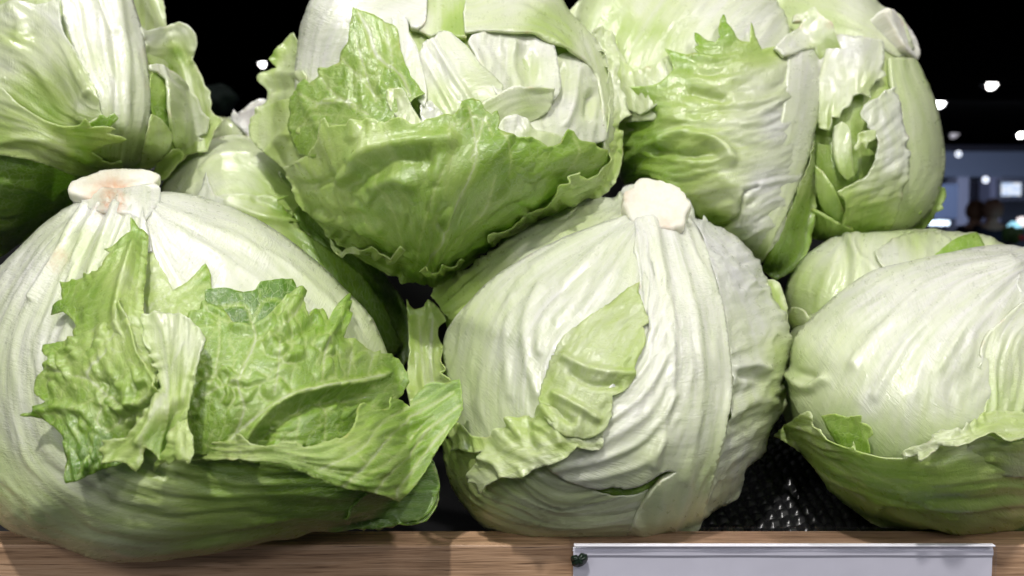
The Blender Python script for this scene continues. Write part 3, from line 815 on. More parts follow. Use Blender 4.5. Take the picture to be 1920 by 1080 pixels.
B.leaf([(1190, 408), (1240, 400), (1296, 404), (1322, 455), (1345, 530), (1362, 620), (1369, 710), (1362, 790), (1348, 850), (1330, 920), (1304, 1012), (1170, 1012), (1196, 962), (1226, 914), (1240, 900), (1256, 893), (1268, 886), (1250, 884), (1236, 889), (1215, 904), (1180, 918, 2), (1150, 914), (1125, 918), (1090, 912), (1040, 888), (1000, 850), (960, 810), (1040, 780), (1130, 740), (1180, 680), (1215, 620), (1212, 585), (1198, 555), (1200, 520), (1192, 470)],
    guides=[(0, [(1245, 415), (1275, 520), (1295, 640), (1295, 760), (1262, 880), (1235, 1000)]), (65, [(1290, 415), (1335, 530), (1357, 660), (1358, 780), (1330, 900), (1300, 1000)]), (-60, [(1210, 420), (1235, 540), (1245, 650), (1215, 750), (1120, 850), (1060, 890)]), (-120, [(1196, 440), (1205, 560), (1190, 680), (1120, 770), (1010, 830)])],
    h=7, H=[(1230, 410, 0), (1290, 650, 4), (1360, 700, -1), (1290, 800, 4), (1250, 980, 1), (1190, 980, -1), (1150, 800, 2), (1050, 870, 1), (1200, 560, -1)],
    g=[(1240, 410, .0), (1280, 600, .06), (1340, 640, .10), (1300, 800, .15), (1250, 950, .3), (1320, 900, .28), (1180, 750, .05), (1080, 850, .10), (1040, 880, .15), (1210, 620, .02), (1220, 480, .05), (1190, 900, .15)],
    noise=[(1.3, 260, 22), (.4, 90, 10), (.18, 9, 34)], ridges=[([(1225, 415), (1240, 500), (1262, 620), (1258, 740), (1225, 870)], 8, 1.5), ([(1258, 415), (1288, 520), (1312, 650), (1312, 770), (1285, 900)], 10, 1.2), ([(1180, 960), (1210, 1010)], 10, 1), ([(1352, 560), (1368, 700), (1350, 840), (1310, 990)], 6, 1.2)] + fold_ribs, thick=2.4, sp=4.2)
B.leaf([(1298, 408), (1316, 416), (1318, 404), (1326, 414), (1360, 434), (1402, 466), (1432, 510), (1450, 560), (1472, 600), (1484, 640), (1478, 690), (1470, 720), (1474, 755), (1450, 795), (1432, 850), (1400, 880), (1385, 930), (1350, 950), (1312, 978), (1332, 900), (1362, 800), (1369, 710), (1360, 610), (1335, 500), (1315, 440)],
    guides=[(0, [(1308, 420), (1360, 520), (1400, 640), (1400, 760), (1350, 930)]), (60, [(1330, 425), (1420, 520), (1470, 640), (1455, 770), (1400, 880)])],
    h=2.5, g=[(1320, 430, .03), (1400, 500, .06), (1440, 600, .12), (1475, 660, .42), (1400, 700, .10), (1440, 800, .3), (1380, 850, .15), (1340, 940, .25), (1455, 740, .4)],
    noise=[(1.0, 60, 24), (1.3, 24, 60)], blister=(34, 1.2), net=.1, lip=(.6, 12), sp=4.4,
    ridges=[([(1380, 500), (1400, 515), (1412, 530)], 5, 1.5), ([(1395, 545), (1410, 530), (1425, 545)], 4, 1.6), ([(1380, 690), (1410, 684), (1440, 690)], 8, 2.2), ([(1395, 705), (1430, 708)], 9, -2.0), ([(1370, 780), (1400, 760), (1450, 750)], 9, 2)])
B.leaf([(1435, 530), (1440, 524), (1456, 527), (1466, 545), (1474, 570), (1480, 618), (1464, 612), (1456, 590), (1445, 565)], h=0, g=[(1460, 570, .85)], edge_g=-.5, noise=[(.8, 30, 20)], lip=(1.5, 5), sp=3.5)
B.leaf([(1200, 528), (1197, 548), (1206, 575), (1217, 604), (1204, 612), (1210, 640), (1198, 668), (1190, 690), (1188, 712, 2), (1165, 735, 2), (1148, 742), (1146, 770), (1138, 800), (1100, 822), (1050, 812), (1018, 775), (1012, 740), (1028, 690), (1040, 660), (1065, 625), (1120, 585), (1168, 548)],
    guides=[(0, [(1030, 790), (1060, 720), (1110, 640), (1190, 550)]), (60, [(1090, 810), (1120, 740), (1165, 680), (1208, 610)])],
    h=9.5, H=[(1200, 540, -1), (1030, 700, 0), (1100, 700, 3), (1140, 780, 2), (1060, 800, 4)], g=[(1200, 540, .48), (1170, 600, .42), (1100, 620, .37), (1060, 680, .38), (1180, 690, .52), (1130, 700, .38), (1030, 750, .52), (1100, 780, .42)],
    ridges=[([(1060, 670), (1100, 690), (1150, 700), (1190, 700)], 8, 2.2), ([(1070, 700), (1110, 720), (1160, 722)], 7, -2.2), ([(1040, 740), (1080, 760), (1120, 785)], 8, 2.4), ([(1035, 765), (1070, 790)], 7, -2.2)], noise=[(1.2, 60, 22), (.4, 24, 9)], lip=(.8, 7), rag=3.0, sp=3.8, thick=.8)
B.leaf([(833, 801), (838, 793), (852, 792), (864, 794), (872, 810), (886, 818), (905, 820), (922, 815), (945, 796), (968, 780), (990, 770), (1012, 762), (1036, 766), (1050, 775), (1062, 798), (1085, 798), (1128, 792), (1130, 815), (1128, 842), (1105, 844), (1080, 838), (1070, 850), (1046, 866), (1020, 874), (1000, 880), (985, 893), (968, 897), (950, 894), (925, 903), (914, 910), (908, 918), (898, 926), (896, 908), (888, 903), (873, 905), (880, 893), (886, 880), (897, 868), (906, 862), (905, 846), (890, 852), (884, 848), (872, 846), (860, 842), (844, 846), (850, 832), (842, 815)],
    guides=[(0, [(850, 800), (890, 840), (950, 820), (1020, 790), (1120, 800)]), (60, [(900, 915), (950, 880), (1010, 860), (1120, 840)])],
    h=11, H=[(850, 800, -4), (900, 915, 6), (950, 850, 3), (1020, 780, 0), (1120, 820, -1), (1010, 870, 5), (880, 840, 0)],
    g=[(850, 810, .5), (880, 830, .62), (930, 840, .38), (900, 890, .36), (1000, 790, .55), (1010, 860, .35), (1100, 815, .3), (1060, 840, .5)],
    ridges=[([(990, 772), (985, 810), (1000, 840)], 10, -2.6), ([(1020, 768), (1040, 800), (1050, 830)], 9, 2), ([(905, 860), (930, 870), (945, 895)], 7, 2), ([(870, 812), (880, 850)], 8, -2.5)], noise=[(1.6, 26, 46), (.5, 60, 10)], lip=(2.0, 7), frill=(1.6, 40, 12), sp=3.4, thick=.8)
B.stem((1230, 384), 66, 45, 0.30, 0.402, 22, face=(0.02, -0.72, 0.7), rust=[(1170, 385, 14, .35), (1262, 412, 20, .3)], seed=9)
B.leaf([(1160, 366), (1170, 350), (1200, 345), (1280, 360), (1302, 395), (1300, 440), (1250, 455), (1200, 440), (1165, 410)], h=-1, g=[(1220, 400, .04)], noise=[(.8, 20, 20)], thick=3, sp=5, name='stem_collar')

# ---- C: front right
C = Head((1730, 740), [(1474, 700), (1490, 622), (1560, 562), (1640, 507), (1760, 478), (1870, 462), (1960, 475), (2040, 560), (2080, 700), (2060, 850), (1980, 960), (1850, 1006), (1700, 992), (1575, 935), (1505, 850), (1472, 770)],
    0.405, 0.078, -0.00010, 'smooth white domed lettuce behind the price holder, green leaf wrapped round its lower half', 0.3, seed=3, gk=0.82)
C.leaf([(1478, 706), (1480, 660), (1494, 622), (1520, 596), (1560, 560), (1600, 530), (1640, 506), (1700, 490), (1760, 477), (1835, 462), (1880, 458), (1925, 465), (1990, 520), (2040, 700), (2000, 850), (1880, 860), (1780, 890), (1660, 875), (1560, 840), (1500, 780), (1478, 740)],
    guides=[(0, [(1905, 478), (1760, 492), (1640, 545), (1530, 640), (1490, 730)]), (100, [(1915, 500), (1800, 560), (1710, 640), (1650, 740), (1620, 850)]), (170, [(1922, 520), (1850, 600), (1800, 680), (1770, 770), (1760, 860)]), (250, [(1960, 540), (1930, 640), (1900, 740), (1880, 830)])],
    h=3, H=[(1900, 480, 0), (1640, 600, 4), (1700, 700, 5), (1500, 700, 0), (1600, 830, 1), (1850, 700, 4)],
    g=[(1900, 470, .03), (1760, 500, .02), (1640, 560, .0), (1560, 640, .14), (1500, 680, .26), (1700, 620, .05), (1640, 740, .12), (1560, 780, .3), (1640, 840, .3), (1780, 740, .12), (1800, 600, .04), (1760, 830, .28), (1830, 680, .14)],
    noise=[(1.0, 500, 30), (.35, 160, 11), (.16, 9, 34)], ridges=[([(1900, 490), (1800, 540), (1700, 640), (1640, 740)], 10, 1.3), ([(1908, 500), (1840, 570), (1760, 690)], 9, 1.1), ([(1890, 485), (1780, 515), (1690, 580), (1600, 680)], 10, 1.6), ([(1478, 702), (1500, 722), (1520, 726), (1545, 712)], 9, 3.0), ([(1500, 700), (1520, 704)], 8, -2)], thick=2.4)
C.leaf([(1838, 660), (1850, 630), (1880, 600), (1930, 560), (2000, 560), (2030, 780), (1900, 800), (1844, 780), (1852, 740), (1846, 700), (1830, 690), (1842, 676)], h=8, H=[(1840, 700, -2), (1900, 660, 3), (1860, 770, 0), (1950, 700, 5)], g=[(1850, 640, .16), (1860, 740, .42), (1900, 680, .25), (1910, 780, .35), (1900, 600, .1)], noise=[(1.2, 160, 24)],
    guides=[(0, [(1925, 560), (1870, 640), (1855, 770)]), (80, [(1980, 570), (1930, 660), (1910, 780)])], lip=(1.6, 7), sp=4.2, thick=1.4)
C.leaf([(1540, 780), (1560, 776), (1590, 782), (1617, 779), (1614, 792), (1632, 800), (1637, 815), (1628, 822), (1632, 850), (1620, 860), (1590, 850), (1560, 820)], h=9, g=[(1590, 820, .8), (1620, 790, .62)], noise=[(.9, 40, 24)], lip=(1.0, 6), sp=3.8)
C.leaf([(1518, 771), (1524, 782), (1522, 794), (1533, 800, 3), (1548, 812), (1560, 825), (1590, 837), (1600, 838), (1602, 828), (1608, 842), (1632, 850), (1660, 856), (1690, 855), (1700, 858), (1712, 848, 5), (1730, 838), (1760, 832, 5), (1790, 822), (1815, 808), (1838, 800), (1852, 792), (1870, 800), (1920, 806), (2050, 800), (2080, 880), (1990, 965), (1880, 1006), (1760, 996), (1640, 982), (1562, 924), (1505, 850), (1462, 822), (1450, 818), (1464, 806), (1490, 786)],
    guides=[(0, [(1470, 815), (1560, 850), (1700, 880), (1850, 860), (2040, 850)]), (80, [(1510, 850), (1600, 920), (1760, 945), (1900, 935), (2020, 930)]), (130, [(1560, 920), (1650, 975), (1780, 990), (1900, 990)])],
    h=12, H=[(1450, 818, -6), (1520, 790, -1), (1600, 900, 4), (1700, 860, 2), (1800, 920, 6), (1850, 800, 3), (1700, 980, 0), (1900, 980, 2)],
    g=[(1470, 815, .8), (1520, 790, .55), (1600, 870, .78), (1700, 880, .74), (1640, 930, .72), (1800, 880, .6), (1850, 940, .62), (1750, 970, .7), (1560, 900, .8), (1720, 845, .42), (1800, 830, .35), (1880, 990, .6)],
    noise=[(1.6, 300, 24), (.6, 100, 11)], ridges=[([(1530, 800), (1600, 842), (1690, 858)], 6, 1.8), ([(1700, 940), (1800, 955), (1920, 940)], 9, 1.4), ([(1660, 962), (1780, 968), (1920, 955)], 8, -1.8)], veins=[([(1490, 830), (1530, 880), (1620, 940)], 2.5, .5), ([(1500, 800), (1550, 860), (1620, 910)], 2.2, .5), ([(1520, 800), (1590, 870), (1700, 920)], 2.2, .4)], lip=(1.6, 9), edge_g=-.12, sp=4.2)
C.leaf([(1810, 846), (1818, 822), (1830, 812), (1850, 816), (1875, 826), (1905, 828), (1940, 822), (2040, 820), (2060, 900), (1940, 895), (1880, 890), (1850, 880), (1800, 862)], h=20, H=[(1810, 850, -6), (1850, 815, 1), (1900, 880, -2), (1950, 830, 3)], g=[(1830, 825, .35), (1880, 850, .5), (1900, 885, .35), (1860, 870, .62)],
    guides=[(0, [(1815, 840), (1880, 835), (1960, 830)]), (50, [(1830, 870), (1900, 885), (1980, 890)])], noise=[(1.4, 70, 20)], lip=(2.0, 8), rag=1, sp=4)
C.leaf([(1755, 812), (1760, 808), (1805, 807), (1815, 795), (1832, 785), (1850, 776), (1880, 773), (1920, 776), (1990, 780), (1990, 815), (1920, 822), (1888, 828), (1860, 812), (1840, 818), (1812, 832), (1790, 838), (1762, 836), (1745, 850), (1728, 868), (1722, 850), (1696, 858), (1690, 852), (1715, 838), (1745, 830)], h=22, H=[(1700, 852, -6), (1780, 820, 0), (1880, 790, -2), (1860, 812, 2)],
    g=[(1760, 825, .32), (1800, 812, .30), (1880, 800, .42), (1830, 790, .5), (1725, 855, .35)], noise=[(1.3, 50, 16)], guides=[(0, [(1700, 850), (1780, 815), (1860, 785), (1950, 785)]), (40, [(1720, 862), (1800, 832), (1880, 820), (1960, 815)])], lip=(1.6, 6), frill=(1.0, 28, 9), sp=3.6)
C.leaf([(1898, 485), (1915, 478), (1940, 470), (1990, 480), (1990, 560), (1935, 560), (1912, 545), (1906, 530), (1916, 500)], h=4.5, g=[(1930, 510, .03)], noise=[(.5, 50, 20)], thick=1.2, name='stem_collar')

# ---- H: paler head behind C
Hh = Head((1680, 560), [(1472, 560), (1500, 488), (1560, 446), (1660, 433), (1760, 429), (1850, 441), (1912, 468), (1955, 560), (1900, 660), (1700, 690), (1520, 650)],
    0.475, 0.055, -0.0001, 'low pale green lettuce behind the white domed one, torn green leaf corner on top', 0.3, seed=4)
Hh.leaf([(1472, 566), (1484, 520), (1505, 484), (1535, 458), (1565, 441), (1600, 436), (1660, 434), (1720, 430), (1770, 430), (1850, 442), (1912, 470), (1900, 540), (1760, 600), (1600, 660), (1500, 640), (1475, 600)],
    guides=[(0, [(1570, 445), (1510, 500), (1490, 600)]), (90, [(1600, 445), (1590, 520), (1580, 620)]), (220, [(1740, 440), (1720, 520), (1700, 600)]), (330, [(1860, 455), (1840, 520), (1820, 580)])],
    h=3, g=[(1560, 460, .12), (1500, 540, .38), (1540, 580, .35), (1600, 480, .2), (1700, 450, .25), (1660, 500, .12), (1840, 460, .2), (1600, 560, .2)], noise=[(1.6, 200, 30), (.4, 80, 10), (.15, 9, 30)],
    ridges=[([(1590, 442), (1600, 470), (1630, 500), (1650, 520)], 8, 2.2), ([(1575, 442), (1588, 480), (1586, 540)], 8, -1.8)], thick=2)
Hh.leaf([(1640, 470), (1680, 445), (1720, 433), (1770, 440), (1790, 460), (1770, 480), (1720, 490), (1660, 505), (1650, 492)], h=7, g=[(1720, 450, .42), (1680, 480, .12), (1760, 470, .22)], noise=[(1.2, 40, 20)], lip=(1.2, 7), sp=4.4)
Hh.leaf([(1740, 490), (1760, 472), (1778, 456), (1790, 448), (1812, 440), (1832, 435), (1842, 450), (1848, 466), (1810, 490), (1770, 500)], h=12, H=[(1745, 485, -3), (1830, 440, 6), (1848, 466, 2)], g=[(1800, 465, .80)], noise=[(.5, 40, 20)], sp=4, edge_g=-.1)
Hh.leaf([(1478, 590), (1484, 576), (1500, 578), (1518, 596), (1510, 620), (1486, 618)], h=24, g=[(1495, 600, .3)], noise=[(.5, 40, 20)], sp=4.4)
# ---- D: upper centre
D_ = Head((820, 240), [(520, 250), (520, 180), (552, 90), (580, -20), (680, -100), (850, -120), (1000, -70), (1080, 30), (1125, 110), (1150, 220), (1145, 300), (1110, 365), (1000, 410), (900, 470), (810, 528), (745, 505), (655, 455), (575, 370), (535, 300)],
    0.470, 0.085, -0.00012, 'upper middle lettuce with large green leaf cupped under exposed white heart leaves', 0.35, seed=5, gk=0.84)
D = D_
D.leaf([(552, 62), (535, 74), (522, 95), (502, 103), (506, 112), (520, 128), (506, 132), (490, 143), (486, 155), (498, 166), (496, 185), (474, 220), (468, 246), (500, 286), (545, 300), (600, 280), (600, 200), (570, 130), (560, 90)], h=-6, H=[(500, 105, -4), (480, 240, -2), (560, 200, 8)],
    g=[(510, 110, .75), (520, 160, .35), (500, 230, .45), (540, 120, .3)], noise=[(2.0, 50, 22)], frill=(1.5, 28, 12), lip=(1.5, 8), rag=1.5, sp=4.2,
    ridges=[([(490, 150), (520, 140), (560, 142)], 8, 2.5), ([(505, 165), (560, 165)], 8, -2)])
D.leaf([(553, 172), (554, 110), (562, 50), (580, 0), (620, -60), (700, -100), (780, -80), (800, -20), (800, 18), (796, 42), (782, 52), (770, 50), (764, 36), (742, 28), (735, 60), (715, 130), (660, 200), (600, 240), (558, 240)],
    guides=[(0, [(558, 220), (560, 100), (600, -20), (700, -90)]), (100, [(650, 220), (640, 120), (690, 40), (780, -10)]), (60, [(600, 230), (596, 120), (640, 20), (740, -60)])],
    h=4, H=[(560, 150, -2), (620, 80, 4), (700, 20, 4), (780, 30, 2)], g=[(600, 100, .0), (570, 180, .14), (640, 150, .08), (700, 0, .02)], noise=[(.7, 300, 30), (.45, 8, 60), (.2, 5, 30)], thick=2.6)
D.leaf([(768, -60), (860, -70), (882, 0), (880, 40), (875, 70), (845, 66), (830, 58), (808, 68), (792, 60), (780, 52), (775, 20)], h=2, g=[(820, 0, .3), (850, 50, .62), (800, 40, .15)], noise=[(1.2, 120, 26)], guides=[(0, [(790, -50), (790, 60)]), (80, [(865, -50), (868, 60)])], thick=2)
D.leaf([(735, 28), (748, 22), (762, 34), (766, 58), (782, 90), (792, 130), (800, 180), (795, 200), (770, 170), (752, 100), (738, 60)], h=14, g=[(760, 60, .05), (785, 150, .12)], noise=[(.8, 60, 14)], lip=(1.0, 6), sp=4, thick=1.6)
D.leaf([(870, 20), (880, -30), (960, -60), (1040, -20), (1068, 22), (1104, 60), (1126, 90), (1142, 130), (1152, 190), (1150, 300), (1132, 290), (1130, 200), (1118, 140), (1095, 110), (1060, 90), (1030, 78), (1000, 62), (960, 60), (905, 58), (872, 62)],
    guides=[(0, [(880, 10), (1000, -20), (1090, 60), (1145, 200)]), (60, [(880, 50), (990, 40), (1080, 90), (1135, 220)])], h=6, H=[(880, 40, -2), (1040, 20, 3), (1140, 200, 4), (1000, 60, 3)],
    g=[(960, 0, .14), (900, 40, .2), (1020, 40, .5), (1060, 80, .45), (1100, 80, .16), (1140, 200, .25), (1000, -20, .08)], noise=[(1.2, 120, 20), (.4, 50, 9)], lip=(1.2, 7), thick=1.4, sp=4.4)
D.leaf([(878, 78), (885, 66), (905, 60), (940, 58), (985, 62), (1020, 68), (1036, 78), (1042, 95), (1046, 120), (1052, 165), (1040, 185), (980, 190), (940, 185), (905, 130)], h=3, H=[(890, 80, 4), (1030, 80, 4), (965, 130, -2), (1045, 160, 6), (930, 150, 7)],
    g=[(900, 80, .03), (1020, 80, .02), (990, 130, .28), (930, 140, .1), (1040, 150, .08)], ridges=[([(965, 85), (962, 130), (975, 160)], 7, 1.5), ([(985, 100), (1000, 150)], 14, -4.0)], noise=[(1.2, 70, 26), (.5, 20, 20)], lip=(1.2, 8), thick=2, sp=4.2)
D.leaf([(785, 128), (788, 96), (796, 78), (812, 74), (822, 62), (836, 58), (858, 70), (880, 92), (900, 118), (925, 140), (944, 160), (940, 176), (915, 190), (870, 208), (835, 222), (815, 215), (798, 180)],
    guides=[(0, [(790, 90), (800, 150), (830, 215)]), (55, [(830, 65), (870, 130), (900, 190)]), (30, [(808, 78), (830, 140), (865, 205)]), (80, [(858, 72), (900, 120), (940, 168)])],
    h=12, H=[(790, 110, -2), (860, 130, 4), (940, 165, 0), (830, 215, 0)], g=[(800, 120, .02), (850, 120, .05), (900, 150, .22), (830, 200, .4), (880, 180, .25), (920, 170, .22)], noise=[(1.2, 150, 14), (.4, 60, 8)], ridges=[([(812, 78), (850, 140), (885, 195)], 6, 1.5), ([(796, 110), (830, 170), (850, 210)], 7, 1.4)], thick=2.4, sp=4)
D.leaf([(1040, 108), (1060, 100), (1090, 102), (1118, 118), (1132, 145), (1138, 200), (1138, 262), (1120, 268), (1080, 275), (1040, 290), (990, 280), (980, 250), (985, 215), (1030, 205), (1046, 160)], h=2, H=[(1100, 120, 4), (1060, 180, 2), (1130, 240, 7), (1000, 250, 7), (1060, 150, -2)],
    g=[(1100, 120, .06), (1050, 150, .25), (1060, 200, .06), (1020, 240, .12), (1120, 240, .06), (1105, 200, .25)], ridges=[([(1110, 180), (1106, 215)], 9, -5.0), ([(1085, 130), (1075, 190), (1060, 230)], 8, 2.5), ([(1050, 130), (1045, 180)], 9, -2)], noise=[(1.2, 60, 20), (.4, 20, 20)], lip=(1, 8), thick=1.8, sp=4.2)
D.leaf([(902, 196), (925, 182), (950, 168), (965, 162), (985, 166), (1010, 166), (1038, 166), (1036, 180), (1030, 205), (1010, 222), (985, 235), (960, 245), (930, 245), (912, 225)], h=14, H=[(910, 195, 0), (970, 165, 3), (1030, 175, -1), (980, 220, -5)], g=[(960, 175, .1), (990, 200, .42), (920, 215, .3), (1000, 175, .15)], noise=[(.8, 60, 14)], guides=[(0, [(905, 200), (970, 170), (1035, 170)]), (50, [(930, 240), (980, 225), (1025, 205)])], lip=(2.4, 8), thick=2, sp=4)
D.leaf([(932, 240), (945, 222), (965, 217), (985, 222), (1000, 240), (1040, 250), (1070, 262), (1090, 272), (1080, 300), (1000, 300), (950, 280)], h=12, g=[(970, 225, .08), (1000, 260, .35), (1080, 280, .2)], noise=[(1.0, 40, 16)], lip=(1.5, 8), thick=1.4, sp=4.4)
D.leaf([(793, 240), (788, 200), (806, 190), (824, 205), (836, 222), (820, 240), (800, 250)], h=13, g=[(810, 215, .15)], noise=[(.8, 30, 14)], lip=(1.4, 6), sp=4)
D.leaf([(725, 172), (735, 166), (755, 166), (762, 180), (775, 205), (792, 232), (770, 240), (740, 215), (728, 195)], h=19, g=[(750, 195, .3), (730, 180, .45)], noise=[(.8, 30, 14)], lip=(1.6, 6), sp=3.8)
D.leaf([(662, 14), (672, 18), (690, 24), (705, 30), (722, 42), (740, 50), (746, 62), (750, 90), (760, 120), (772, 146), (790, 170), (797, 178), (775, 188), (760, 205), (735, 255), (700, 280), (640, 300), (560, 290), (545, 250), (546, 192), (558, 170), (572, 148), (582, 158), (598, 145), (597, 128), (620, 126), (636, 118), (640, 98), (652, 80), (656, 50)],
    guides=[(0, [(668, 20), (640, 120), (600, 220), (580, 290)]), (60, [(690, 28), (695, 120), (680, 200), (650, 290)]), (120, [(735, 50), (765, 150), (750, 210)])],
    h=16, H=[(668, 20, -2), (690, 120, 2), (780, 180, 0), (560, 200, -2), (640, 200, 4), (700, 260, 4)],
    g=[(670, 30, .8), (720, 80, .62), (770, 150, .92), (690, 130, .7), (600, 180, .76), (560, 200, .86), (640, 220, .70), (720, 200, .8)],
    veins=[([(672, 24), (692, 60), (704, 100), (735, 128), (755, 145), (768, 180)], 3.6, 1), ([(665, 60), (672, 90), (690, 150), (705, 190)], 2.2, .8), ([(560, 175), (600, 195), (650, 190), (670, 200)], 2.4, .8), ([(600, 140), (620, 170), (660, 200), (690, 215)], 2.4, .8), ([(640, 110), (668, 140), (700, 175)], 2, .7), ([(735, 110), (732, 92), (722, 60)], 2, .7), ([(735, 92), (748, 80)], 1.6, .6), ([(590, 205), (610, 187), (640, 187), (676, 200)], 2.4, .8), ([(545, 240), (600, 230), (650, 240)], 2, .6), ([(690, 150), (660, 130)], 1.6, .6), ([(704, 100), (680, 90)], 1.6, .5), ([(560, 240), (590, 215), (625, 215)], 2, .6)],
    noise=[(1.2, 120, 18), (.4, 40, 9)], blister=(34, .9), net=.4, lip=(1.0, 7), sp=4, thick=.8,
    ridges=[([(590, 205), (610, 190), (660, 195)], 7, 1.6), ([(735, 128), (765, 175)], 5, 1.6), ([(560, 150), (575, 200), (600, 240)], 9, 1.4)])
D.leaf([(468, 246), (474, 225), (490, 205), (515, 192), (542, 184), (556, 192), (566, 203), (590, 205), (604, 230), (600, 262), (585, 290), (562, 302), (535, 318), (520, 306), (498, 286), (476, 268)], h=8, H=[(470, 245, -10), (540, 190, 0), (590, 210, 4), (560, 290, 4), (530, 240, 2)],
    g=[(500, 220, .38), (540, 200, .5), (570, 230, .62), (560, 270, .5), (500, 260, .34), (530, 300, .45)], ridges=[([(542, 188), (545, 230), (552, 260)], 8, -2.5), ([(500, 290), (530, 255), (560, 248)], 9, 2.2)], noise=[(1.0, 60, 26)], lip=(1.2, 8), sp=4.2, veins=[([(560, 210), (570, 240), (600, 250)], 2, .4)])
D.leaf([(534, 322), (536, 312), (560, 304), (582, 282), (600, 262), (606, 228), (616, 224), (622, 240, 3), (650, 236, 3), (680, 226, 3), (720, 226), (742, 222, 2), (760, 226), (775, 236), (790, 234), (802, 226), (822, 222), (848, 218), (862, 212), (866, 190), (880, 184), (900, 190), (908, 202), (922, 212), (934, 204), (938, 216), (936, 236), (955, 252), (985, 258, 3), (1010, 262), (1025, 276), (1055, 268), (1062, 250), (1068, 241), (1080, 244), (1090, 262), (1112, 270), (1135, 282, 3), (1160, 280), (1164, 300), (1152, 335), (1128, 366), (1080, 372), (1050, 385, 3), (1000, 416), (940, 446), (900, 478), (870, 505), (842, 527), (812, 538), (770, 527), (720, 508), (680, 488), (655, 468), (625, 450), (592, 412), (560, 382), (545, 352)],
    guides=[(0, [(800, 530), (700, 430), (620, 330), (600, 260)]), (110, [(805, 530), (770, 400), (740, 300), (720, 230)]), (200, [(812, 530), (830, 420), (860, 300), (880, 195)]), (330, [(830, 525), (920, 420), (1020, 330), (1100, 275)])],
    h=20, H=[(560, 320, -6), (620, 240, 3), (740, 235, 6), (880, 195, 6), (1060, 260, 3), (1150, 300, -8), (760, 340, 6), (900, 340, 6), (800, 480, -4), (650, 420, -4), (1000, 380, -6), (640, 320, 4)],
    g=[(545, 320, .42), (600, 270, .5), (640, 250, .56), (700, 260, .48), (760, 250, .62), (880, 210, .85), (840, 260, .62), (940, 250, .85), (1060, 280, .82), (1140, 300, .7), (620, 340, .62), (700, 330, .78), (780, 320, .7), (860, 340, .62), (960, 330, .8), (1040, 360, .76), (620, 400, .6), (700, 420, .74), (800, 420, .72), (800, 510, .85), (900, 440, .76)],
    noise=[(2.8, 180, 70), (.7, 110, 20)], blister=(54, 1.9), net=.12, lip=(1.6, 9), frill=(1.8, 34, 16), rag=1.6, sp=4.0,
    veins=[([(790, 520), (850, 400), (895, 290), (878, 200)], 2.6, .8), ([(800, 520), (900, 400), (930, 330)], 2.2, .6), ([(885, 300), (900, 250), (910, 215)], 2, .8), ([(865, 240), (878, 225), (890, 215), (915, 225), (925, 250)], 2, .7), ([(840, 250), (850, 235), (865, 228)], 1.8, .6), ([(780, 500), (800, 400), (830, 320)], 2, .5), ([(760, 480), (730, 380), (680, 300)], 2, .4), ([(940, 240), (960, 290), (955, 330)], 2, .6), ([(1080, 250), (1085, 290), (1060, 330)], 2, .6), ([(770, 500), (660, 380), (600, 330)], 2, .35)],
    ridges=[([(640, 330), (700, 282), (790, 270), (840, 262)], 16, 4.0), ([(650, 350), (730, 300), (800, 300)], 16, -3), ([(700, 350), (740, 338), (760, 345)], 14, 3.5), ([(600, 400), (660, 425), (710, 430)], 12, 2.2), ([(545, 345), (600, 345), (650, 310)], 9, -2.5)])
D.leaf([(618, 446), (628, 462), (642, 474), (655, 464), (680, 468), (700, 458), (712, 470), (735, 482), (752, 460), (760, 470), (742, 492), (720, 486), (700, 482), (680, 478), (655, 476), (642, 484), (624, 468)], h=24, g=[(700, 470, .5)], frill=(1.6, 26, 12), lip=(2.5, 8), sp=3.2, thick=.8)
D.leaf([(786, 505), (800, 500), (808, 512), (822, 508), (828, 495), (842, 500), (858, 492), (862, 484), (872, 488), (858, 502), (838, 508), (824, 518), (806, 520)], h=22, g=[(830, 505, .6)], frill=(1.2, 22, 10), lip=(1.5, 8), sp=3.2, thick=.8)
D.leaf([(1108, 62), (1118, 52), (1140, 56), (1150, 66), (1158, 90), (1172, 130), (1180, 170), (1172, 190), (1186, 215), (1170, 222), (1158, 232), (1168, 262), (1166, 300), (1155, 338), (1128, 368), (1090, 374), (1060, 382), (1032, 398, 3), (1000, 414, 4), (960, 436, 4), (920, 462), (914, 446), (930, 436), (950, 430), (985, 405, 3), (1020, 385), (1042, 362), (1056, 345), (1070, 332), (1084, 322), (1098, 336), (1120, 326), (1138, 306), (1146, 280), (1140, 240), (1143, 180), (1128, 110)],
    guides=[(0, [(1120, 60), (1145, 140), (1150, 260), (1120, 340), (1030, 380), (930, 445)]), (36, [(1150, 70), (1175, 160), (1166, 290), (1130, 360), (1040, 392), (960, 438)])],
    h=15, H=[(1120, 60, -6), (1160, 150, -6), (1155, 280, 0), (1080, 350, 9), (930, 445, 8), (1140, 340, 3)],
    g=[(1130, 65, .3), (1150, 110, .36), (1170, 180, .25), (1150, 260, .5), (1150, 320, .5), (1080, 350, .62), (1000, 400, .6), (930, 445, .6)], noise=[(2.0, 60, 12)], lip=(2.0, 8), frill=(1.8, 30, 12), sp=3.8, ridges=[([(1118, 60), (1140, 110), (1147, 180), (1145, 280)], 4, -3.0)])
D.leaf([(915, 440), (925, 436), (940, 440), (960, 432), (985, 420), (1000, 418), (985, 432), (958, 442), (935, 452), (922, 462), (914, 452)], h=26, g=[(950, 440, .6)], frill=(1.0, 24, 8), lip=(1.5, 6), sp=3.2, thick=.8)

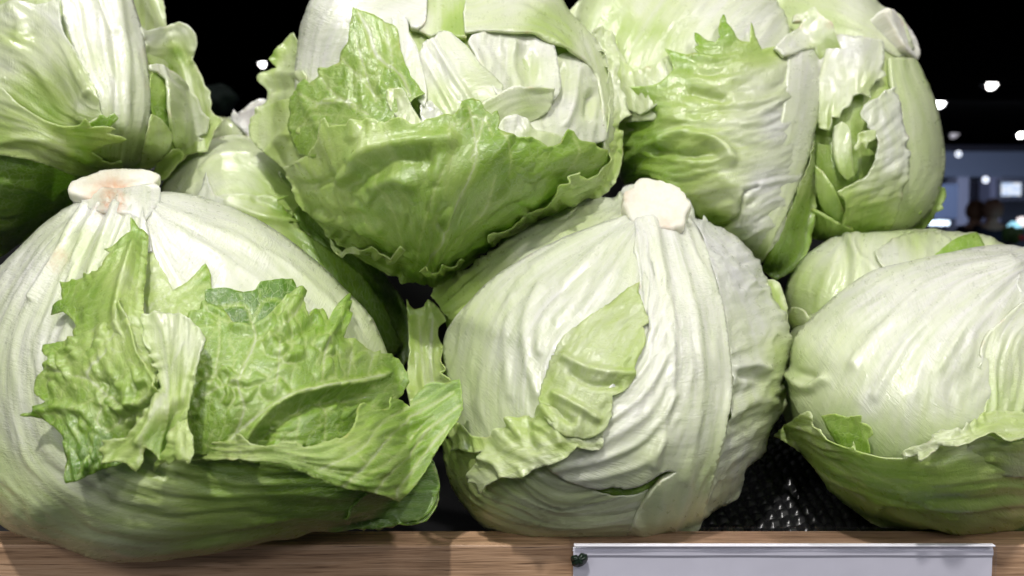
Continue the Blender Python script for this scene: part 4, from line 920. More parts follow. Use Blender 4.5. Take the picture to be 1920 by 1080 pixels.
# ---- I: head hidden behind A
I = Head((500, 450), [(300, 360), (335, 305), (390, 268), (440, 260), (500, 272), (570, 340), (650, 430), (720, 510), (748, 600), (736, 670), (600, 690), (400, 620), (300, 470)],
    0.500, 0.045, -0.0001, 'mostly hidden lettuce behind the ragged overhanging one, pale dome and dark side leaf showing', 0.5, seed=6)
I.leaf([(300, 360), (318, 324), (345, 294), (372, 272), (400, 259), (440, 253), (480, 258), (520, 285), (548, 325), (570, 370), (540, 420), (430, 420), (340, 400)],
    guides=[(0, [(310, 360), (360, 290), (440, 262), (530, 320)]), (80, [(340, 390), (400, 340), (460, 330), (550, 390)])], h=2, g=[(340, 320, .18), (400, 280, .14), (440, 310, .24), (480, 290, .2), (525, 330, .5), (540, 380, .6), (400, 360, .12)], noise=[(1.6, 120, 50), (.3, 30, 14), (.2, 9, 30)],
    ridges=[([(380, 320), (410, 290), (470, 290)], 6, 1.4)], thick=2)
I.leaf([(366, 372), (378, 350), (386, 322), (392, 345), (402, 365), (430, 378), (400, 390)], h=14, g=[(390, 360, .08)], noise=[(.6, 30, 14)], lip=(1, 6), sp=4)
I.leaf([(380, 380), (410, 368), (450, 364), (485, 364), (540, 368), (520, 376), (555, 405), (562, 418), (540, 420), (590, 450), (660, 500), (720, 570), (752, 650), (720, 680), (680, 600), (610, 520), (520, 460), (440, 420)],
    guides=[(0, [(390, 378), (500, 370), (620, 450), (740, 620)]), (50, [(400, 395), (500, 430), (600, 500), (700, 640)])], h=9, H=[(400, 380, 4), (540, 370, 4), (560, 415, 2), (700, 560, -2), (500, 420, 4)], g=[(420, 380, .16), (480, 385, .35), (540, 400, .82), (520, 430, .4), (600, 480, .75), (700, 600, .92)], noise=[(1.6, 130, 22)],
    lip=(1.6, 8), ridges=[([(430, 385), (500, 410), (560, 416)], 8, 2.6), ([(480, 372), (540, 398), (600, 430)], 10, -3.0)])
I.leaf([(520, 300), (548, 310), (570, 360), (600, 410), (650, 450), (690, 480), (740, 540), (772, 600), (775, 660), (750, 690), (730, 600), (650, 500), (560, 420), (530, 360)], h=1, g=[(560, 360, .9), (700, 520, .96)], noise=[(1.8, 60, 22)], guides=[(0, [(530, 310), (600, 420), (740, 560), (770, 660)]), (50, [(530, 350), (580, 430), (700, 560), (745, 680)])])

# ---- E: upper left
E = Head((120, 200), [(-130, 200), (-90, 50), (0, -60), (130, -90), (240, -60), (292, 30), (330, 110), (352, 200), (335, 280), (240, 312), (170, 330), (130, 380), (60, 430), (0, 470), (-90, 430)],
    0.505, 0.080, -0.00004, 'upper left lettuce with bowl-shaped pale leaf, tall white rib and dark shaded underside', 0.35, seed=7)
E.leaf([(236, -40), (270, -60), (300, -20), (309, 20), (313, 55), (300, 60), (288, 75), (262, 50)], h=-5, g=[(290, 20, .36)], noise=[(.8, 100, 24)], sp=4.6)
E.leaf([(268, 70), (264, 50), (272, 58), (290, 55), (312, 50), (325, 44), (342, 43), (360, 54), (369, 72), (368, 92), (362, 106), (368, 122, 3), (378, 140, 5), (385, 160, 5), (394, 182, 4), (396, 205), (402, 214), (420, 226), (404, 246), (396, 262), (388, 284), (350, 292), (345, 300), (310, 312), (282, 300), (280, 200)],
    guides=[(0, [(275, 80), (320, 60), (360, 90), (385, 170), (400, 240)]), (60, [(280, 120), (310, 130), (340, 190), (350, 280)])],
    h=-1, H=[(275, 70, 0), (350, 60, 0), (330, 110, -6), (390, 180, 2), (340, 200, -4), (300, 280, 4)], g=[(290, 65, .12), (345, 55, .16), (365, 90, .22), (330, 105, .68), (310, 160, .72), (370, 140, .3), (380, 180, .3), (330, 220, .7), (400, 240, .4), (300, 250, .45), (320, 290, .5)],
    noise=[(1.8, 70, 22)], lip=(1.8, 9), frill=(1.2, 26, 10), sp=4)
E.leaf([(281, 122), (300, 120), (320, 132), (345, 155), (352, 165), (356, 170), (370, 185), (378, 210), (392, 222), (388, 250), (372, 256), (380, 262), (352, 285), (340, 292), (326, 270), (318, 235), (316, 190), (312, 150), (298, 135), (284, 130)],
    guides=[(0, [(285, 125), (315, 150), (322, 220), (345, 285)]), (45, [(310, 124), (355, 168), (380, 220), (385, 255)])], h=8, H=[(285, 125, 0), (350, 170, 5), (330, 260, -2), (385, 240, -2)],
    g=[(300, 126, .1), (345, 180, .2), (355, 220, .08), (330, 240, .5), (375, 240, .12), (335, 275, .45)], noise=[(1.2, 80, 14)], lip=(1.8, 6), thick=1.6, sp=4)
E.leaf([(282, 140), (296, 132), (312, 150), (318, 165), (314, 190), (322, 225), (320, 262), (306, 250), (286, 215), (280, 190)], h=5, g=[(300, 160, .6), (305, 220, .85)], noise=[(1.0, 20, 40)], lip=(1.5, 7), sp=4)
E.leaf([(282, 214), (300, 222), (322, 252), (322, 268), (300, 300), (280, 318), (262, 316), (272, 260)], h=12, g=[(295, 260, .4)], noise=[(1.0, 40, 20)], lip=(1.4, 7), sp=4)
E.leaf([(290, 318), (300, 300), (318, 282), (335, 278), (346, 290), (330, 312), (312, 335), (296, 340)], h=14, g=[(318, 305, .5)], noise=[(1.0, 40, 20)], lip=(1.4, 7), sp=4)
E.leaf([(114, 4), (118, -50), (180, -90), (235, -60), (250, 0), (266, 50), (278, 110), (283, 180), (278, 240), (262, 300), (250, 316), (212, 314), (160, 300), (150, 240), (190, 215), (176, 180, 1), (150, 120, 1), (128, 60)],
    guides=[(0, [(125, -20), (160, 100), (200, 200), (205, 300)]), (60, [(180, -40), (215, 80), (230, 190), (225, 305)]), (110, [(230, -40), (262, 70), (272, 190), (255, 300)])],
    h=6, H=[(130, 20, -2), (180, 100, 0), (240, 150, 5), (275, 150, 0), (230, 290, 2)], g=[(180, 60, .03), (240, 60, .06), (250, 200, .12), (200, 150, .05), (230, 280, .34), (210, 130, .15), (270, 180, .14), (190, 270, .4)], noise=[(1.2, 260, 18), (.4, 90, 8), (.18, 9, 30)],
    ridges=[([(180, -20), (208, 50), (216, 60)], 5, -2.0), ([(222, 0), (236, 100), (238, 240)], 9, 1.8), ([(212, 60), (218, 150), (216, 250)], 6, -1.5)], rust=[(276, 100, 12, .25), (279, 160, 10, .25)], thick=2.4, sp=4.2)
E.leaf([(-110, 40), (-60, -10), (0, 8), (40, 2), (70, 8), (92, 4), (110, -10), (113, 30), (120, 62), (138, 92, 4), (152, 120, 5), (168, 150, 6), (182, 175, 6), (186, 205, 4), (190, 232), (180, 250), (120, 248), (60, 220), (0, 180), (-110, 160)],
    guides=[(0, [(-60, 120), (20, 170), (100, 225), (170, 240)]), (90, [(-60, 60), (30, 90), (110, 150), (170, 215)]), (160, [(-60, 0), (40, 20), (100, 60), (160, 150)])],
    h=12, H=[(0, 20, 2), (60, 60, -3), (90, 190, -9), (150, 130, 2), (0, 150, 1), (180, 220, 0), (30, 60, 0)], g=[(20, 30, .16), (60, 20, .12), (110, 40, .1), (30, 70, .42), (90, 100, .2), (0, 120, .2), (70, 170, .60), (120, 160, .35), (100, 210, .68), (140, 220, .5), (160, 160, .34), (150, 200, .22)],
    noise=[(1.3, 140, 30), (.3, 40, 10)], ridges=[([(18, 20), (40, 40), (30, 62)], 10, 1.6), ([(30, 60), (60, 62)], 12, -1.6), ([(150, 225), (150, 190), (165, 170)], 7, 1.6)], lip=(.8, 8), rag=1, sp=4.2)
E.leaf([(180, 225), (188, 214), (200, 220), (214, 212), (222, 222), (205, 238), (178, 240), (165, 232)], h=19, g=[(195, 226, .8)], noise=[(.8, 20, 20)], lip=(1, 6), sp=3.6)
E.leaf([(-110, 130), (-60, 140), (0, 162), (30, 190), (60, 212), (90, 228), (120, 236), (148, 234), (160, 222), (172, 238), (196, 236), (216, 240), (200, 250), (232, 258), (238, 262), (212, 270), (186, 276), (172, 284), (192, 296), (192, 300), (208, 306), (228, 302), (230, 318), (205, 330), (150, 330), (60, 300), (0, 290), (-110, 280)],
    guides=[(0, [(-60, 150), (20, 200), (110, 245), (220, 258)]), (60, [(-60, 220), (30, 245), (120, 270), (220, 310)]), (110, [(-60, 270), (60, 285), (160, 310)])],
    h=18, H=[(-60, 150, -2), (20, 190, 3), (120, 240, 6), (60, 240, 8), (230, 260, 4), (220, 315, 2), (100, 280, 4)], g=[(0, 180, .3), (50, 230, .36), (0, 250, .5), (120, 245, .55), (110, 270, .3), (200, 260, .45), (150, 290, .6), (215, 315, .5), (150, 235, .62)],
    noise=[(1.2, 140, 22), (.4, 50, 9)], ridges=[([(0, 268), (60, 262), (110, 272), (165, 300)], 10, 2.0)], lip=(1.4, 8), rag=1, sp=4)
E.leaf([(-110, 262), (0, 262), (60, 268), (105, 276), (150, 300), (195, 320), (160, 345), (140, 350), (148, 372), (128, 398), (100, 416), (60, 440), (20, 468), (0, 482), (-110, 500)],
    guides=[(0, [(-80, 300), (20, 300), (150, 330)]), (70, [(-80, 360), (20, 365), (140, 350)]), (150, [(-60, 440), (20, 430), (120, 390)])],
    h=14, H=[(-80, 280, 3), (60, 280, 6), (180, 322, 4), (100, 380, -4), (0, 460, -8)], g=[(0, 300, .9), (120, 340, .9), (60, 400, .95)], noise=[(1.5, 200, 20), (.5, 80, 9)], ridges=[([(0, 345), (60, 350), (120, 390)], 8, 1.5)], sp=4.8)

# ---- F: upper right of centre
F = Head((1330, 250), [(1075, 120), (1085, 20), (1150, -60), (1300, -80), (1430, -30), (1490, 50), (1530, 110), (1530, 250), (1510, 400), (1478, 490), (1430, 500), (1320, 440), (1200, 390), (1165, 340), (1120, 250)],
    0.520, 0.075, -0.00012, 'upper lettuce with broad wrinkled green leaf and thick pale rib slanting to a torn stalk', 0.35, seed=8)
F.leaf([(1066, 24), (1085, 0), (1150, -60), (1300, -85), (1430, -35), (1462, 10), (1482, 50), (1478, 75), (1440, 110), (1340, 150), (1240, 220), (1170, 230), (1150, 160), (1130, 100), (1100, 60)],
    guides=[(0, [(1160, 160), (1200, 60), (1280, -60)]), (90, [(1220, 190), (1290, 70), (1380, -40)]), (180, [(1330, 160), (1400, 70), (1450, 10)]), (-70, [(1090, 80), (1120, 0), (1170, -60)])],
    h=3, g=[(1090, 30, .2), (1110, 40, .35), (1180, 50, .42), (1240, 60, .45), (1200, 20, .15), (1330, 20, .08), (1400, 60, .05), (1320, 80, .12), (1220, 100, .25), (1160, 100, .35), (1260, 40, .2)],
    noise=[(1.7, 160, 26), (.5, 60, 10), (.15, 9, 30)], veins=[([(1160, 150), (1200, 60), (1270, -40)], 3, .5), ([(1230, 180), (1300, 70), (1400, -40)], 3, .4)], thick=1.6)
F.leaf([(1140, 60), (1146, 90), (1152, 130), (1150, 165), (1170, 200), (1200, 215), (1240, 190), (1262, 130), (1258, 100), (1230, 120), (1190, 130), (1165, 110), (1155, 70)], h=6, g=[(1160, 110, .42), (1200, 160, .3), (1240, 150, .28)], noise=[(1.5, 40, 16)], lip=(1.2, 7), guides=[(0, [(1150, 70), (1160, 200)]), (80, [(1230, 120), (1230, 190)])])
F.leaf([(1530, 92), (1500, 92), (1475, 82), (1450, 88), (1430, 90), (1414, 70), (1408, 42), (1404, 60), (1406, 78), (1390, 76), (1378, 70), (1364, 48), (1356, 26), (1350, 42), (1346, 60), (1350, 72), (1340, 82), (1322, 74), (1308, 60), (1303, 58), (1304, 76), (1310, 84), (1300, 95), (1315, 104), (1290, 104), (1268, 98), (1250, 92), (1246, 90), (1258, 112), (1262, 130), (1248, 145), (1225, 160), (1178, 165), (1172, 190), (1192, 208), (1165, 240), (1162, 280), (1160, 310), (1170, 345), (1210, 330), (1235, 335), (1258, 350), (1290, 385), (1312, 410), (1330, 438), (1380, 480), (1412, 500), (1445, 470), (1490, 360), (1520, 250), (1540, 130)],
    guides=[(0, [(1530, 100), (1420, 115), (1310, 120), (1255, 110)]), (60, [(1525, 150), (1420, 185), (1300, 190), (1190, 190)]), (140, [(1510, 220), (1400, 255), (1280, 265), (1165, 270)]), (220, [(1490, 300), (1370, 330), (1260, 330), (1170, 330)]), (300, [(1460, 380), (1380, 410), (1320, 400)])],
    h=9, H=[(1530, 110, 2), (1356, 40, 4), (1250, 95, 3), (1180, 200, -6), (1170, 320, -6), (1300, 220, 2), (1400, 200, 1), (1420, 400, 4), (1330, 430, 0), (1480, 250, 6)],
    g=[(1500, 120, .2), (1420, 90, .55), (1356, 45, .82), (1305, 75, .8), (1255, 100, .7), (1320, 130, .5), (1260, 160, .52), (1200, 190, .68), (1180, 220, .9), (1200, 260, .8), (1180, 320, .92), (1280, 220, .5), (1340, 180, .42), (1420, 160, .26), (1400, 220, .24), (1450, 230, .05), (1300, 300, .55), (1370, 300, .34), (1430, 340, .05), (1250, 320, .68), (1340, 370, .3), (1400, 430, .06), (1330, 420, .66)],
    noise=[(2.2, 110, 26), (.9, 50, 12), (.3, 16, 8)], ridges=[([(1330, 240), (1365, 165), (1440, 170)], 9, 0), ([(1300, 170), (1340, 178), (1360, 185)], 8, -3.5), ([(1240, 260), (1290, 250), (1350, 270), (1370, 300)], 10, 3.5), ([(1230, 285), (1300, 292), (1340, 285)], 11, -4.0), ([(1180, 300), (1215, 270), (1235, 270)], 9, 3.0), ([(1400, 360), (1386, 390), (1380, 410), (1350, 428), (1330, 428)], 4, -3.4), ([(1420, 350), (1402, 356)], 3, -2.5), ([(1160, 245), (1200, 235), (1220, 215)], 12, -5), ([(1225, 335), (1260, 345), (1290, 375), (1320, 405)], 6, 2.5)],
    lip=(1.2, 7), sp=4, thick=.9)
F.leaf([(1478, 105), (1500, 95), (1546, 92), (1548, 120), (1540, 170), (1532, 230), (1512, 310), (1480, 390), (1450, 450), (1422, 502), (1398, 478), (1395, 440), (1430, 350), (1462, 250), (1474, 170)],
    guides=[(0, [(1490, 110), (1475, 230), (1430, 360), (1404, 470)]), (50, [(1540, 110), (1525, 230), (1480, 370), (1425, 495)])], h=15, H=[(1500, 110, 0), (1480, 300, 1), (1420, 480, -3)],
    g=[(1510, 120, .08), (1490, 250, .14), (1450, 380, .2), (1420, 470, .28)], noise=[(.9, 300, 10), (.2, 9, 26)], thick=3, sp=4)
F.leaf([(1546, 130), (1552, 200), (1545, 260), (1530, 330), (1528, 400), (1515, 470), (1490, 505), (1455, 525), (1428, 505), (1452, 450), (1484, 390), (1514, 310), (1532, 230)], guides=[(0, [(1540, 150), (1520, 320), (1440, 500)]), (50, [(1550, 180), (1536, 330), (1500, 490)])],
    h=2, g=[(1545, 180, .3), (1520, 320, .4), (1490, 420, .7), (1460, 500, .85), (1510, 460, .7)], noise=[(1.6, 140, 14), (.5, 30, 10)], lip=(1.2, 8), frill=(1.2, 40, 12))
F.leaf([(1487, 40), (1492, 28), (1508, 24), (1518, 16), (1528, 10), (1535, 22), (1548, 36), (1560, 42), (1566, 60), (1572, 80), (1580, 98), (1583, 126), (1577, 112), (1560, 118), (1546, 128), (1541, 150), (1538, 120), (1528, 90), (1505, 92), (1490, 100), (1470, 104), (1455, 88), (1475, 66), (1500, 50), (1505, 38)],
    h=22, H=[(1490, 30, 0), (1580, 110, -2), (1470, 95, -5), (1540, 60, 4)], g=[(1500, 35, .2), (1540, 50, .16), (1480, 80, .03), (1560, 90, .5), (1535, 100, .4), (1510, 70, .05)], rust=[(1497, 46, 6, .8), (1556, 44, 8, .6)], noise=[(1.6, 24, 24)], lip=(1.4, 6), sp=3.8, thick=2.4, name='torn_stalk', label='torn translucent end of the stalk')

# ---- G: far upper right
G = Head((1620, 240), [(1450, 60), (1500, -20), (1600, -30), (1655, 20), (1710, 90), (1755, 180), (1768, 290), (1758, 370), (1716, 428), (1600, 448), (1510, 430), (1470, 320), (1440, 180)],
    0.560, 0.060, -0.0001, 'upper right lettuce with smooth olive rib and slanted cut butt against the dark', 0.45, seed=9)
G.leaf([(1425, -10), (1440, -60), (1600, -60), (1652, 8), (1690, 30), (1716, 92), (1690, 105), (1640, 80), (1570, 70), (1500, 60), (1460, 40)], guides=[(0, [(1450, -20), (1580, 10), (1700, 80)]), (60, [(1460, 30), (1580, 60), (1690, 100)])],
    h=5, g=[(1480, 0, .3), (1600, 10, .14), (1680, 60, .2), (1560, 50, .34)], noise=[(1.0, 260, 16), (.3, 90, 8)], thick=2, sp=5)
G.leaf([(1540, 60), (1600, 66), (1655, 78), (1700, 100), (1705, 140), (1690, 260), (1660, 440), (1560, 446), (1510, 420), (1500, 300), (1530, 150)], h=2, g=[(1600, 120, .3), (1560, 300, .6), (1540, 400, .75), (1610, 220, .55)], noise=[(1.6, 100, 30)], sp=6)
G.leaf([(1668, 108), (1700, 108), (1716, 110), (1738, 150), (1756, 196), (1768, 250), (1773, 300), (1766, 350), (1748, 392), (1715, 425), (1680, 440), (1660, 430), (1680, 380), (1696, 300), (1690, 220), (1672, 160)],
    guides=[(0, [(1680, 115), (1700, 220), (1700, 320), (1672, 430)]), (60, [(1714, 115), (1760, 220), (1762, 330), (1705, 425)])], h=7, g=[(1700, 130, .30), (1740, 220, .24), (1750, 320, .26), (1720, 400, .36), (1690, 300, .3)], noise=[(.6, 400, 20), (.15, 100, 8)], thick=2.4, sp=5)
G.leaf([(1555, 62), (1580, 66), (1620, 70), (1654, 78), (1656, 110), (1650, 130), (1661, 142), (1645, 150, 2), (1634, 165), (1632, 182), (1618, 176), (1600, 180), (1592, 200), (1580, 205), (1574, 222), (1560, 220), (1555, 245), (1535, 240), (1530, 180), (1545, 110)], guides=[(0, [(1570, 70), (1550, 150), (1545, 235)]), (80, [(1650, 80), (1640, 120), (1630, 175)])],
    h=10, g=[(1600, 90, .06), (1640, 120, .14), (1560, 150, .2), (1550, 220, .42), (1600, 170, .25), (1630, 160, .35)], noise=[(1.2, 60, 20)], lip=(1.4, 7), sp=4.2)
G.leaf([(1612, 215), (1622, 196), (1645, 184), (1660, 170), (1678, 165), (1690, 200), (1698, 250), (1704, 300), (1696, 350), (1682, 400), (1664, 436), (1600, 448), (1572, 442), (1584, 400), (1582, 375), (1570, 360), (1600, 345), (1625, 330), (1640, 300), (1645, 270), (1640, 250, 3), (1625, 232)],
    guides=[(0, [(1620, 215), (1640, 280), (1600, 360), (1590, 430)]), (70, [(1670, 175), (1692, 280), (1680, 370), (1650, 435)])], h=11, H=[(1615, 215, 2), (1680, 200, 0), (1700, 300, 1), (1590, 370, 3), (1620, 440, 0)],
    g=[(1640, 200, .16), (1680, 220, .08), (1670, 300, .12), (1630, 340, .25), (1600, 380, .5), (1640, 400, .6), (1620, 440, .7), (1680, 370, .35)], noise=[(.8, 80, 20), (1.3, 14, 60)], lip=(1.3, 8), frill=(1.0, 30, 9), sp=4.2)
G.leaf([(1608, 252), (1622, 246), (1642, 245), (1640, 262), (1628, 268), (1624, 280), (1616, 268), (1604, 284), (1600, 278), (1608, 265)], h=15, g=[(1625, 260, .42)], noise=[(1, 14, 14)], lip=(1.5, 6), sp=3.6)
G.leaf([(1564, 236), (1578, 228), (1590, 236), (1598, 290), (1602, 330), (1590, 340), (1572, 320), (1560, 280)], h=8, g=[(1580, 260, .25), (1590, 320, .5)], noise=[(.8, 60, 14)], thick=2, sp=4.4)
G.leaf([(1528, 310), (1540, 320), (1562, 350), (1578, 385), (1588, 410), (1570, 425), (1545, 400), (1530, 360)], h=9, g=[(1550, 350, .45), (1570, 400, .62)], noise=[(.8, 60, 14)], thick=2, sp=4.4)
G.leaf([(1505, 395), (1520, 392), (1545, 404), (1575, 420), (1600, 430), (1600, 450), (1540, 450), (1500, 440)], h=14, g=[(1540, 415, .6)], noise=[(.8, 60, 14)], lip=(2, 8), thick=2, sp=4.4)
G.leaf([(1684, 436), (1700, 412), (1722, 396), (1738, 380), (1745, 362), (1758, 350), (1770, 352), (1774, 368), (1764, 384), (1768, 392), (1752, 400), (1744, 418), (1720, 436), (1690, 448)], h=4, g=[(1720, 415, .8), (1755, 375, .62)], noise=[(1.6, 30, 16)], lip=(1.5, 7), sp=4.2)
G.stem((1694, 62), 54, 15, 0.98, 0.555, 14, face=(0.75, -0.55, 0.35), rust=[(1680, 45, 10, .6), (1710, 95, 12, .4)], seed=14)

# ---- J: sliver of a head far behind, between the two upper ones
J = Head((455, 262), [(395, 262), (410, 225), (440, 216), (470, 205), (500, 190), (530, 230), (530, 290), (455, 320), (400, 300)], 0.62, 0.03, 0,
    'sliver of pinkish white lettuce in the gap between the two upper left heads', 0.1, seed=10)
J.leaf([(392, 240), (398, 222), (412, 218), (430, 224), (452, 232), (470, 245), (480, 262), (440, 280), (400, 275)], h=3, g=[(430, 240, .28)], noise=[(1, 20, 14)], lip=(1, 6), frill=(1.5, 18, 10), sp=4.4)
J.leaf([(432, 222), (438, 206), (446, 212), (462, 200), (484, 186), (500, 186), (520, 240), (500, 280), (470, 262), (450, 240)], h=6, g=[(470, 220, .0)], rust=[(470, 215, 40, .22)], noise=[(.8, 40, 14)], sp=4.4)
# ================================================================== display: ledge, price strip, bed
LZ = 0.975          # top of the wooden ledge
LF, LB = 0.330, 0.3475

def box_mesh(name, x0, x1, y0, y1, z0, z1, bev=0.0, seg=2):
    bm = bmesh.new()
    bmesh.ops.create_cube(bm, size=1.0)
    for v in bm.verts:
        v.co = Vector(((x0 + x1) / 2 + v.co.x * (x1 - x0), (y0 + y1) / 2 + v.co.y * (y1 - y0), (z0 + z1) / 2 + v.co.z * (z1 - z0)))
    if bev:
        bmesh.ops.bevel(bm, geom=bm.edges[:], offset=bev, segments=seg, affect='EDGES', profile=0.5)
    me = bpy.data.meshes.new(name)
    bm.to_mesh(me); bm.free()
    return me

def wood_mat():
    t = NT('oiled_ledge_wood')
    co = t.n('ShaderNodeTexCoord').outputs['Object']
    warp = t.noise(t.vscale(co, (3.0, 20, 20)), 1.0, 3, 0.5)
    cv = t.n('ShaderNodeCombineXYZ'); t.put(cv.inputs[2], t.math('MULTIPLY', warp, 0.010))
    va = t.n('ShaderNodeVectorMath', operation='ADD'); t.put(va.inputs[0], co); t.put(va.inputs[1], cv.outputs[0])
    c2 = va.outputs[0]
    g1 = t.noise(t.vscale(c2, (5, 160, 260)), 1.0, 5, 0.65)
    g2 = t.noise(t.vscale(c2, (30, 900, 1400)), 1.0, 3, 0.7)
    g3 = t.noise(t.vscale(c2, (2.0, 40, 50)), 1.0, 3, 0.5)
    f = t.math('ADD', t.math('MULTIPLY', g1, 0.40), t.math('ADD', t.math('MULTIPLY', g2, 0.42), t.math('MULTIPLY', g3, 0.25)))
    col = t.ramp(f, [(0.34, (0.07, 0.036, 0.020)), (0.45, (0.25, 0.145, 0.080)), (0.56, (0.52, 0.325, 0.195)), (0.70, (0.68, 0.47, 0.31))])
    p = t.n('ShaderNodeBsdfPrincipled')
    # pores
    pore = t.mapr(g2, 0.30, 0.42, 0.40, 1.0)
    mm = t.n('ShaderNodeVectorMath', operation='SCALE'); t.put(mm.inputs[0], col); t.put(mm.inputs['Scale'], pore)
    t.put(p.inputs['Base Color'], mm.outputs[0])
    t.put(p.inputs['Roughness'], t.mapr(g1, 0.3, 0.7, 0.36, 0.55))
    t.put(p.inputs['Normal'], t.bump(f, 0.8, 0.0008))
    t.t.links.new(p.outputs[0], t.out.inputs[0])
    return t.m
ledge = link('wooden_ledge', box_mesh('wooden_ledge', -0.75, 0.75, LF, LB, LZ - 0.075, LZ, 0.0012, 3), None, wood_mat())
ledge.rotation_euler = (0, 0, 0)
tag(ledge, 'brown wooden ledge with fine grain running along the front of the display', 'ledge')

# black woven mat in the bed
def mat_black():
    t = NT('black_woven_plastic')
    p = t.n('ShaderNodeBsdfPrincipled')
    p.inputs['Base Color'].default_value = (0.014, 0.014, 0.015, 1)
    p.inputs['Roughness'].default_value = 0.28
    t.t.links.new(p.outputs[0], t.out.inputs[0])
    return t.m
M_BLK = mat_black()
def weave(x0, x1, y0, y1, z0, slope, cell):
    n = 8
    nx = int((x1 - x0) / cell * n); ny = int((y1 - y0) / cell * n)
    X, Y = np.meshgrid(np.linspace(x0, x1, nx), np.linspace(y0, y1, ny))
    u = X / cell; v = Y / cell
    par = (np.floor(u).astype(int) + np.floor(v).astype(int)) % 2
    fu = u - np.floor(u); fv = v - np.floor(v)
    bump_ = np.where(par == 0, np.sin(np.pi * fu) * np.minimum(1, 6 * np.minimum(fv, 1 - fv)), np.sin(np.pi * fv) * np.minimum(1, 6 * np.minimum(fu, 1 - fu)))
    wav = 0.004 * perlin((X * 30).ravel(), (Y * 30).ravel(), 5).reshape(X.shape)
    Z = z0 + slope * (Y - y0) + 0.0028 * bump_ + wav
    V = np.stack([X.ravel(), Y.ravel(), Z.ravel()], 1)
    idx = np.arange(nx * ny).reshape(ny, nx)
    F = np.stack([idx[:-1, :-1].ravel(), idx[:-1, 1:].ravel(), idx[1:, 1:].ravel(), idx[1:, :-1].ravel()], 1)
    return mesh_np('woven_mat', V, F)
bed = link('display_bed', box_mesh('display_bed', -0.75, 0.75, LB + 0.002, 1.2, 0.80, 0.93, 0.002), None, simple_mat('bed_black', (0.01, 0.01, 0.011), 0.5))
bank = link('gap_block', box_mesh('gap_block', -0.75, 0.27, 0.67, 1.2, 0.93, 1.165, 0.002), bed, bed.data.materials[0])  # black block added so the gaps between the heads stay dark
tag(bed, 'black display bed that the lettuces lie in', 'display bed')
wm = link('woven_mat', weave(0.0, 0.45, LB + 0.004, 0.56, 0.955, 0.34, 0.0062), None, M_BLK)
tag(wm, 'glossy black woven plastic liner in the gap under the front lettuces', 'liner')

# price strip: clear sleeve over the ledge with a blank lilac card in it
def xat(px, py, y):   # world x where the pixel column meets depth y
    return float((px - 960) / FPX * y * (1.0))
D1 = 0.3235 / (FW[1])
def pz(py, y):
    s_ = -(py - 540.0) / FPX
    return CAMZ + y * (s_ * UP[2] + FW[2]) / (s_ * UP[1] + FW[1])
def px_x(px, py, y):
    s_ = -(py - 540.0) / FPX
    return (px - 960.0) / FPX * y / (s_ * UP[1] + FW[1])
CY = 0.3225
x0, x1 = px_x(1071, 1040, CY), px_x(1864, 1040, CY)
ztop = pz(1022, CY)
def acrylic():
    t = NT('clear_sleeve_plastic')
    gl = t.n('ShaderNodeBsdfGlossy'); gl.inputs['Roughness'].default_value = 0.08
    tr = t.n('ShaderNodeBsdfTransparent'); tr.inputs[0].default_value = (0.96, 0.96, 0.98, 1)
    mx = t.n('ShaderNodeMixShader'); t.put(mx.inputs[0], 0.07)
    t.t.links.new(tr.outputs[0], mx.inputs[1]); t.t.links.new(gl.outputs[0], mx.inputs[2])
    t.t.links.new(mx.outputs[0], t.out.inputs[0])
    return t.m
M_ACR = acrylic()
strip = empty('price_strip', ((x0 + x1) / 2, CY, ztop - 0.04))
tag(strip, 'clear plastic price holder with blank pale lilac card clipped over the ledge', 'price holder')
card_m = simple_mat('lilac_card', (0.95, 0.94, 1.0), 0.38, 0.5, nscale=60, namp=0.04)
def card_mesh():
    bm = bmesh.new()
    n = 40
    prof = [(0.0, 0.0), (0.0007, -0.0012), (0.0007, -0.0030), (0.0, -0.0042), (0.0, -0.05)]
    rows = []
    for i in range(n + 1):
        x = x0 + 0.0008 + (x1 - x0 - 0.0016) * i / n
        rows.append([bm.verts.new((x, CY - a + 0.0002 * math.sin(i * .5), ztop - 0.0008 + b)) for a, b in prof])
    for i in range(n):
        for j in range(len(prof) - 1):
            bm.faces.new((rows[i][j], rows[i][j + 1], rows[i + 1][j + 1], rows[i + 1][j]))
    me = bpy.data.meshes.new('card'); bm.to_mesh(me); bm.free()
    return me
card = link('card', card_mesh(), strip, card_m)
sm_ = card.modifiers.new('t', 'SOLIDIFY'); sm_.thickness = 0.0006; sm_.offset = 0
link('clear_front', box_mesh('clear_front', x0, x1, CY - 0.0022, CY - 0.0012, ztop - 0.05, ztop, 0.0003), strip, M_ACR)
link('clear_top_flange', box_mesh('clear_top_flange', x0, x1 - 0.004, CY - 0.001, LB + 0.001, LZ + 0.0006, LZ + 0.0014, 0.0003), strip, M_ACR)
link('folded_top_edge', box_mesh('folded_top_edge', x0 + 0.001, x1 - 0.001, CY - 0.0026, CY - 0.0002, ztop + 0.0001, ztop + 0.0009, 0.0003), strip, simple_mat('strip_edge', (0.88, 0.87, 0.94), 0.4))
# smudges on the card, tiny
sm_m = simple_mat('grey_smudge', (0.30, 0.30, 0.42), 0.6)

